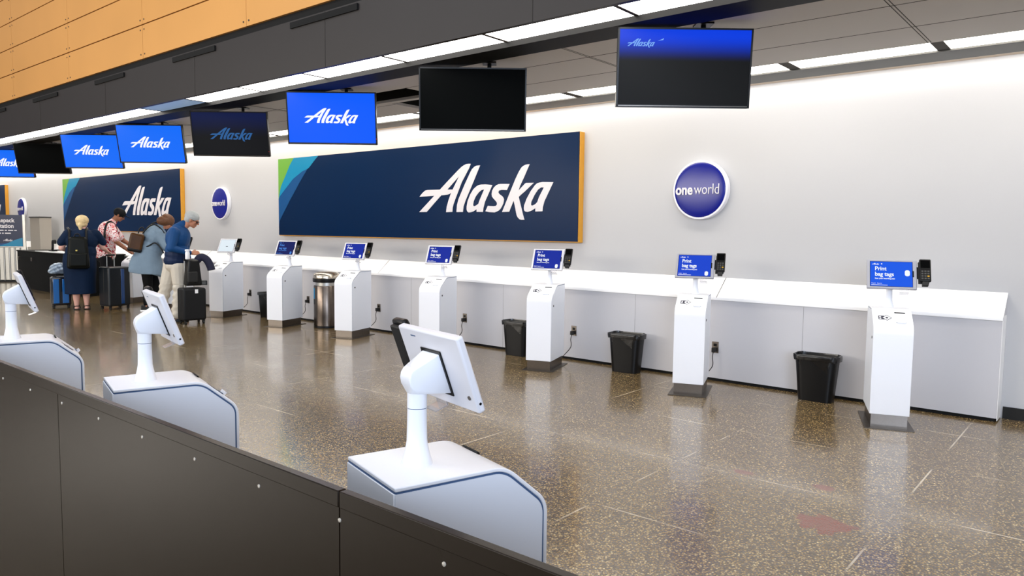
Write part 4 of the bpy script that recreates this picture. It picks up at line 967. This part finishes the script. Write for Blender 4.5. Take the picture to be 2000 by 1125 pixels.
bm = bmesh.new(); ell(bm, (0.035, 0, 1.32), (0.185, 0.225, 0.215), (0, 0.25, 0)); ell(bm, (0.015, 0, 1.10), (0.175, 0.205, 0.23)); ell(bm, (0.0, 0, 0.97), (0.18, 0.20, 0.12))
cap(bm, (-0.017, -0.195, 1.405), (-0.07, -0.26, 1.17), 0.088, 0.066); cap(bm, (-0.07, -0.26, 1.17), (0.19, -0.205, 1.095), 0.060, 0.042)
cap(bm, (0.128, 0.195, 1.385), (0.14, 0.255, 1.14), 0.088, 0.066); cap(bm, (0.14, 0.255, 1.14), (0.185, 0.09, 0.985), 0.058, 0.042)
cap(bm, (0.04, 0, 1.46), (0.115, 0, 1.535), 0.095, 0.068)
top = fuse('pullover', bm, bl, t, 0.009, 4, cut=[((0, 0, 0.895), (0, 0, -1))])
bm = bmesh.new(); ell(bm, (0.02, 0, 1.06), (0.186, 0.214, 0.20)); ell(bm, (0.005, 0, 0.97), (0.186, 0.206, 0.14))
fuse('dark_side_panel', bm, nv, top, 0.009, 3, cut=[((0, 0, 0.893), (0, 0, -1))])
wt = mat('white_trouser_cloth', (206, 198, 184), 0.8, var=0.06, scale=10, spec=0.2, bump=0.4)
bm = bmesh.new(); ell(bm, (0.0, 0, 0.89), (0.165, 0.185, 0.12))
for hp, kn, an in legs:
    cap(bm, hp, kn, 0.122, 0.092); cap(bm, kn, V(*an) * 0.92 + V(*kn) * 0.08, 0.090, 0.082)
def wrinkle(me):
    for v_ in me.vertices:
        if v_.co.z < 0.6: v_.co.x += 0.008 * math.sin(v_.co.z * 60 + v_.co.y * 20) ; v_.co.y += 0.006 * math.sin(v_.co.z * 45 + v_.co.x * 30)
fuse('trousers', bm, wt, t, 0.009, 4, cut=[((0, 0, 0.045), (0, 0, -1)), ((0, 0, 0.93), (0, 0, 1))], disp=wrinkle)
gh = mat('hair_grey', (178, 182, 182), 0.6, var=0.15, scale=60, bump=0.5)
bm = bmesh.new(); bmesh.ops.create_uvsphere(bm, u_segments=20, v_segments=12, radius=1, matrix=HM @ Matrix.Translation((-0.022, 0, 0.048)) @ Matrix.Diagonal((0.112, 0.092, 0.088, 1)))
bmesh.ops.create_uvsphere(bm, u_segments=20, v_segments=12, radius=1, matrix=HM @ Matrix.Translation((-0.05, 0, 0.0)) @ Matrix.Diagonal((0.068, 0.086, 0.075, 1)))
fuse('hair', bm, gh, t, 0.007, 3)
bm = bmesh.new()
for y_ in (-0.032, 0.032):
    q = [HM @ V(0.094, y_ - 0.025, 0.014), HM @ V(0.094, y_ + 0.025, 0.014), HM @ V(0.094, y_ + 0.022, -0.018), HM @ V(0.094, y_ - 0.022, -0.018)]
    a_ = [bm.verts.new(p) for p in q]; b_ = [bm.verts.new(p + (HM.to_3x3() @ V(0.004, 0, 0))) for p in q]
    bm.faces.new(a_); bm.faces.new(b_[::-1])
    for i in range(4): bm.faces.new((a_[i], a_[(i + 1) % 4], b_[(i + 1) % 4], b_[i]))
    tube(bm, [HM @ V(0.094, y_ * 1.9, 0.010), HM @ V(0.0, y_ * 2.55, 0.008)], 0.0028, 6)
obj('glasses', bm, blackm, t)
for hp, kn, an in legs:
    x_, y_ = an[0], an[1]
    obj('shoe', hull([(x_ - 0.08, y_ - 0.036, 0), (x_ - 0.08, y_ + 0.036, 0), (x_ + 0.15, y_ - 0.042, 0), (x_ + 0.15, y_ + 0.042, 0), (x_ + 0.19, y_, 0), (x_ - 0.075, y_ - 0.03, 0.08), (x_ - 0.075, y_ + 0.03, 0.08), (x_ + 0.05, y_ - 0.03, 0.085), (x_ + 0.15, y_ + 0.03, 0.05), (x_ + 0.15, y_ - 0.03, 0.05)]), blackm, t, bevel=0.01, seg=3)

# ------------------------------------------------------------------ luggage
def at_view(x, y): 
    v = Vector((x, y)).normalized(); return math.atan2(-v.x, v.y)
def suitcase(loc, rz, w_, d_, h_, m, label, handle=0.0, ribs=None, ribm=None, wheels=True, fr=None):
    t = empty('suitcase', (loc[0], loc[1], 0), label, 'suitcase', None, rz)
    sh = obj('shell', B(-w_ / 2, w_ / 2, -d_ / 2, d_ / 2, 0.06, h_), m, t, bevel=0.035, seg=5)
    if ribs:
        for x0, x1 in ribs: obj('shell_band', B(x0, x1, -d_ / 2 - 0.006, -d_ / 2 + 0.02, 0.10, h_ - 0.04), ribm, sh, bevel=0.006, seg=3)
    obj('zip_seam', B(-w_ / 2 - 0.003, w_ / 2 + 0.003, -0.008, 0.008, 0.09, h_ - 0.03), rubberm, sh, bevel=0.003)
    for sx_ in (-1, 1):
        for sy in (-1, 1):
            bm = bmesh.new(); cx, cy = sx_ * (w_ / 2 - 0.04), sy * (d_ / 2 - 0.035); tube(bm, [(cx - 0.012, cy, 0.027), (cx + 0.012, cy, 0.027)], 0.027, 14); wh = obj('wheel', bm, rubberm, t, smooth=40)
            obj('wheel_fork', B(cx - 0.018, cx + 0.018, cy - 0.02, cy + 0.02, 0.03, 0.075), blackm, wh, bevel=0.006)
    if handle > 0:
        bm = bmesh.new(); y_ = d_ / 2 - 0.05
        tube(bm, [(-0.07, y_, h_ - 0.01), (-0.07, y_, h_ + handle)], 0.009, 8); tube(bm, [(0.07, y_, h_ - 0.01), (0.07, y_, h_ + handle)], 0.009, 8)
        hd = obj('telescopic_handle', bm, silverm, t, smooth=50); obj('grip', B(-0.085, 0.085, y_ - 0.014, y_ + 0.014, h_ + handle - 0.01, h_ + handle + 0.022), blackm, hd, bevel=0.008)
    else:
        bm = bmesh.new(); tube(bm, smoothpath([(-0.07, 0, h_ - 0.01), (-0.06, 0, h_ + 0.03), (0.06, 0, h_ + 0.03), (0.07, 0, h_ - 0.01)], 4), 0.011, 8); obj('carry_handle', bm, blackm, t, smooth=50)
    return t
blu = mat('suitcase_blue_gloss', (22, 96, 168), 0.18, coat=0.5); dk = mat('suitcase_charcoal', (24, 28, 32), 0.35, spec=0.4); nb = mat('suitcase_navy_gloss', (5, 14, 28), 0.2, coat=0.4)
p = (-14.78, 4.975); suitcase(p, at_view(*p) + 0.1, 0.31, 0.24, 0.575, nb, 'small glossy blue suitcase left of the woman in navy, with a clear bag on it', ribs=[(-0.125, -0.035), (0.015, 0.115)], ribm=blu)
p = (-14.02, 5.60); suitcase(p, at_view(*p) + 0.60, 0.42, 0.30, 0.765, dk, 'large dark suitcase with a glossy blue band between the two groups of travellers', handle=0.20, ribs=[(0.02, 0.085)], ribm=mat('band_blue', (14, 62, 120), 0.2, coat=0.5))
t = empty('plastic_bag', (-14.78, 4.975, 0.622), 'clear crinkled plastic bag lying on the small blue suitcase', 'bag', None, at_view(-14.62, 4.92))
bm = bmesh.new(); ell(bm, (0.01, 0, 0.10), (0.18, 0.11, 0.105)); ell(bm, (-0.10, 0, 0.05), (0.09, 0.09, 0.055)); ell(bm, (0.12, 0.0, 0.06), (0.08, 0.08, 0.06))
def crumple(me):
    for v_ in me.vertices:
        c = v_.co; k_ = 0.012 * math.sin(c.x * 70 + c.z * 40) + 0.010 * math.sin(c.z * 90 - c.x * 30 + c.y * 50); v_.co = c * (1 + k_) + Vector((0, -k_, 0))
        if v_.co.z < 0.006: v_.co.z = 0.006
fuse('film', bm, mat('plastic_film', (178, 196, 214), 0.15, trans=0.35, bump=0.8, scale=30, var=0.3), t, 0.009, 1, disp=crumple)
obj('contents', B(-0.09, 0.10, -0.05, 0.05, 0.03, 0.13), mat('bag_contents_blue', (70, 120, 170), 0.5), t, bevel=0.02)
p = (-11.10, 5.56); rz_ = at_view(*p) + 0.35
t = suitcase(p, rz_, 0.35, 0.27, 0.56, mat('suitcase_black_fabric', (13, 14, 17), 0.6, spec=0.3), 'tall black suitcase right of the man in white trousers', handle=0.42)
obj('white_tag', B(0.0, 0.045, -0.145, -0.137, 0.48, 0.54), counterm, t)
t = empty('duffel_bag', (p[0], p[1], 0.595), 'black bag strapped upright on top of the tall black suitcase', 'bag', None, rz_)
bm = bmesh.new(); box(bm, -0.12, 0.13, -0.12, 0.035, 0.0, 0.40)
for v_ in bm.verts:
    if v_.co.z > 0.2: v_.co.x = v_.co.x * 0.66 - 0.0
obj('bag_body', bm, blackm, t, bevel=0.03, seg=4); obj('pocket', B(-0.10, 0.05, -0.14, -0.10, 0.05, 0.22), rubberm, t, bevel=0.015, seg=3)
t = empty('luggage_tag', (p[0] + 0.10, p[1] + 0.09, 0.60), 'flat black tag wallet sticking out beside the black suitcase handle', 'tag', None, at_view(*p))
obj('wallet', B(-0.02, 0.10, -0.01, 0.01, 0.0, 0.07), blackm, t, bevel=0.006); obj('clear_window', B(0.0, 0.08, -0.0115, -0.0095, 0.012, 0.058), trimm, t)
R_ = Vector((p[1], -p[0])).normalized()
t = empty('neck_pillow', (p[0] + R_.x * 0.125, p[1] + R_.y * 0.125, 0.86), 'dark navy neck pillow hooked over the black suitcase handle', 'pillow', None, at_view(*p))
bm = bmesh.new(); tube(bm, smoothpath([(-0.045, 0.03, -0.02), (-0.04, 0.03, 0.10), (0.02, 0.03, 0.17), (0.10, 0.02, 0.13), (0.15, 0.0, 0.03), (0.165, -0.01, -0.03)], 6), [0.02 + 0.038 * min(1, i / 8) for i in range(31)], 14)
obj('cushion', bm, mat('pillow_navy', (26, 26, 52), 0.85), t, smooth=70)
t = empty('white_bottle', (p[0] - R_.x * 0.03 + 0.02, p[1] - R_.y * 0.03 - 0.03, 1.0), 'white bottle the stooping man holds on top of his black bag', 'bottle')
bm = bmesh.new(); lathe(bm, [(0.030, 0.0), (0.033, 0.01), (0.033, 0.10), (0.024, 0.12)], (0, 0, 0), 20); obj('bottle_body', bm, counterm, t, smooth=40)
bm = bmesh.new(); lathe(bm, [(0.030, 0.12), (0.036, 0.125), (0.036, 0.148), (0.030, 0.152)], (0, 0, 0), 20); obj('bottle_lid', bm, shellm, t, smooth=40)
t = empty('phone', (-14.58, 6.23, 0.995), 'dark phone held out by the man in the cap', 'phone', None, at_view(-14.6, 6.2))
obj('phone_body', B(-0.05, 0.09, -0.04, 0.04, 0.0, 0.011), blackm, t, bevel=0.004); obj('screen', B(-0.045, 0.085, -0.035, 0.035, 0.011, 0.0122), scr_black, t)
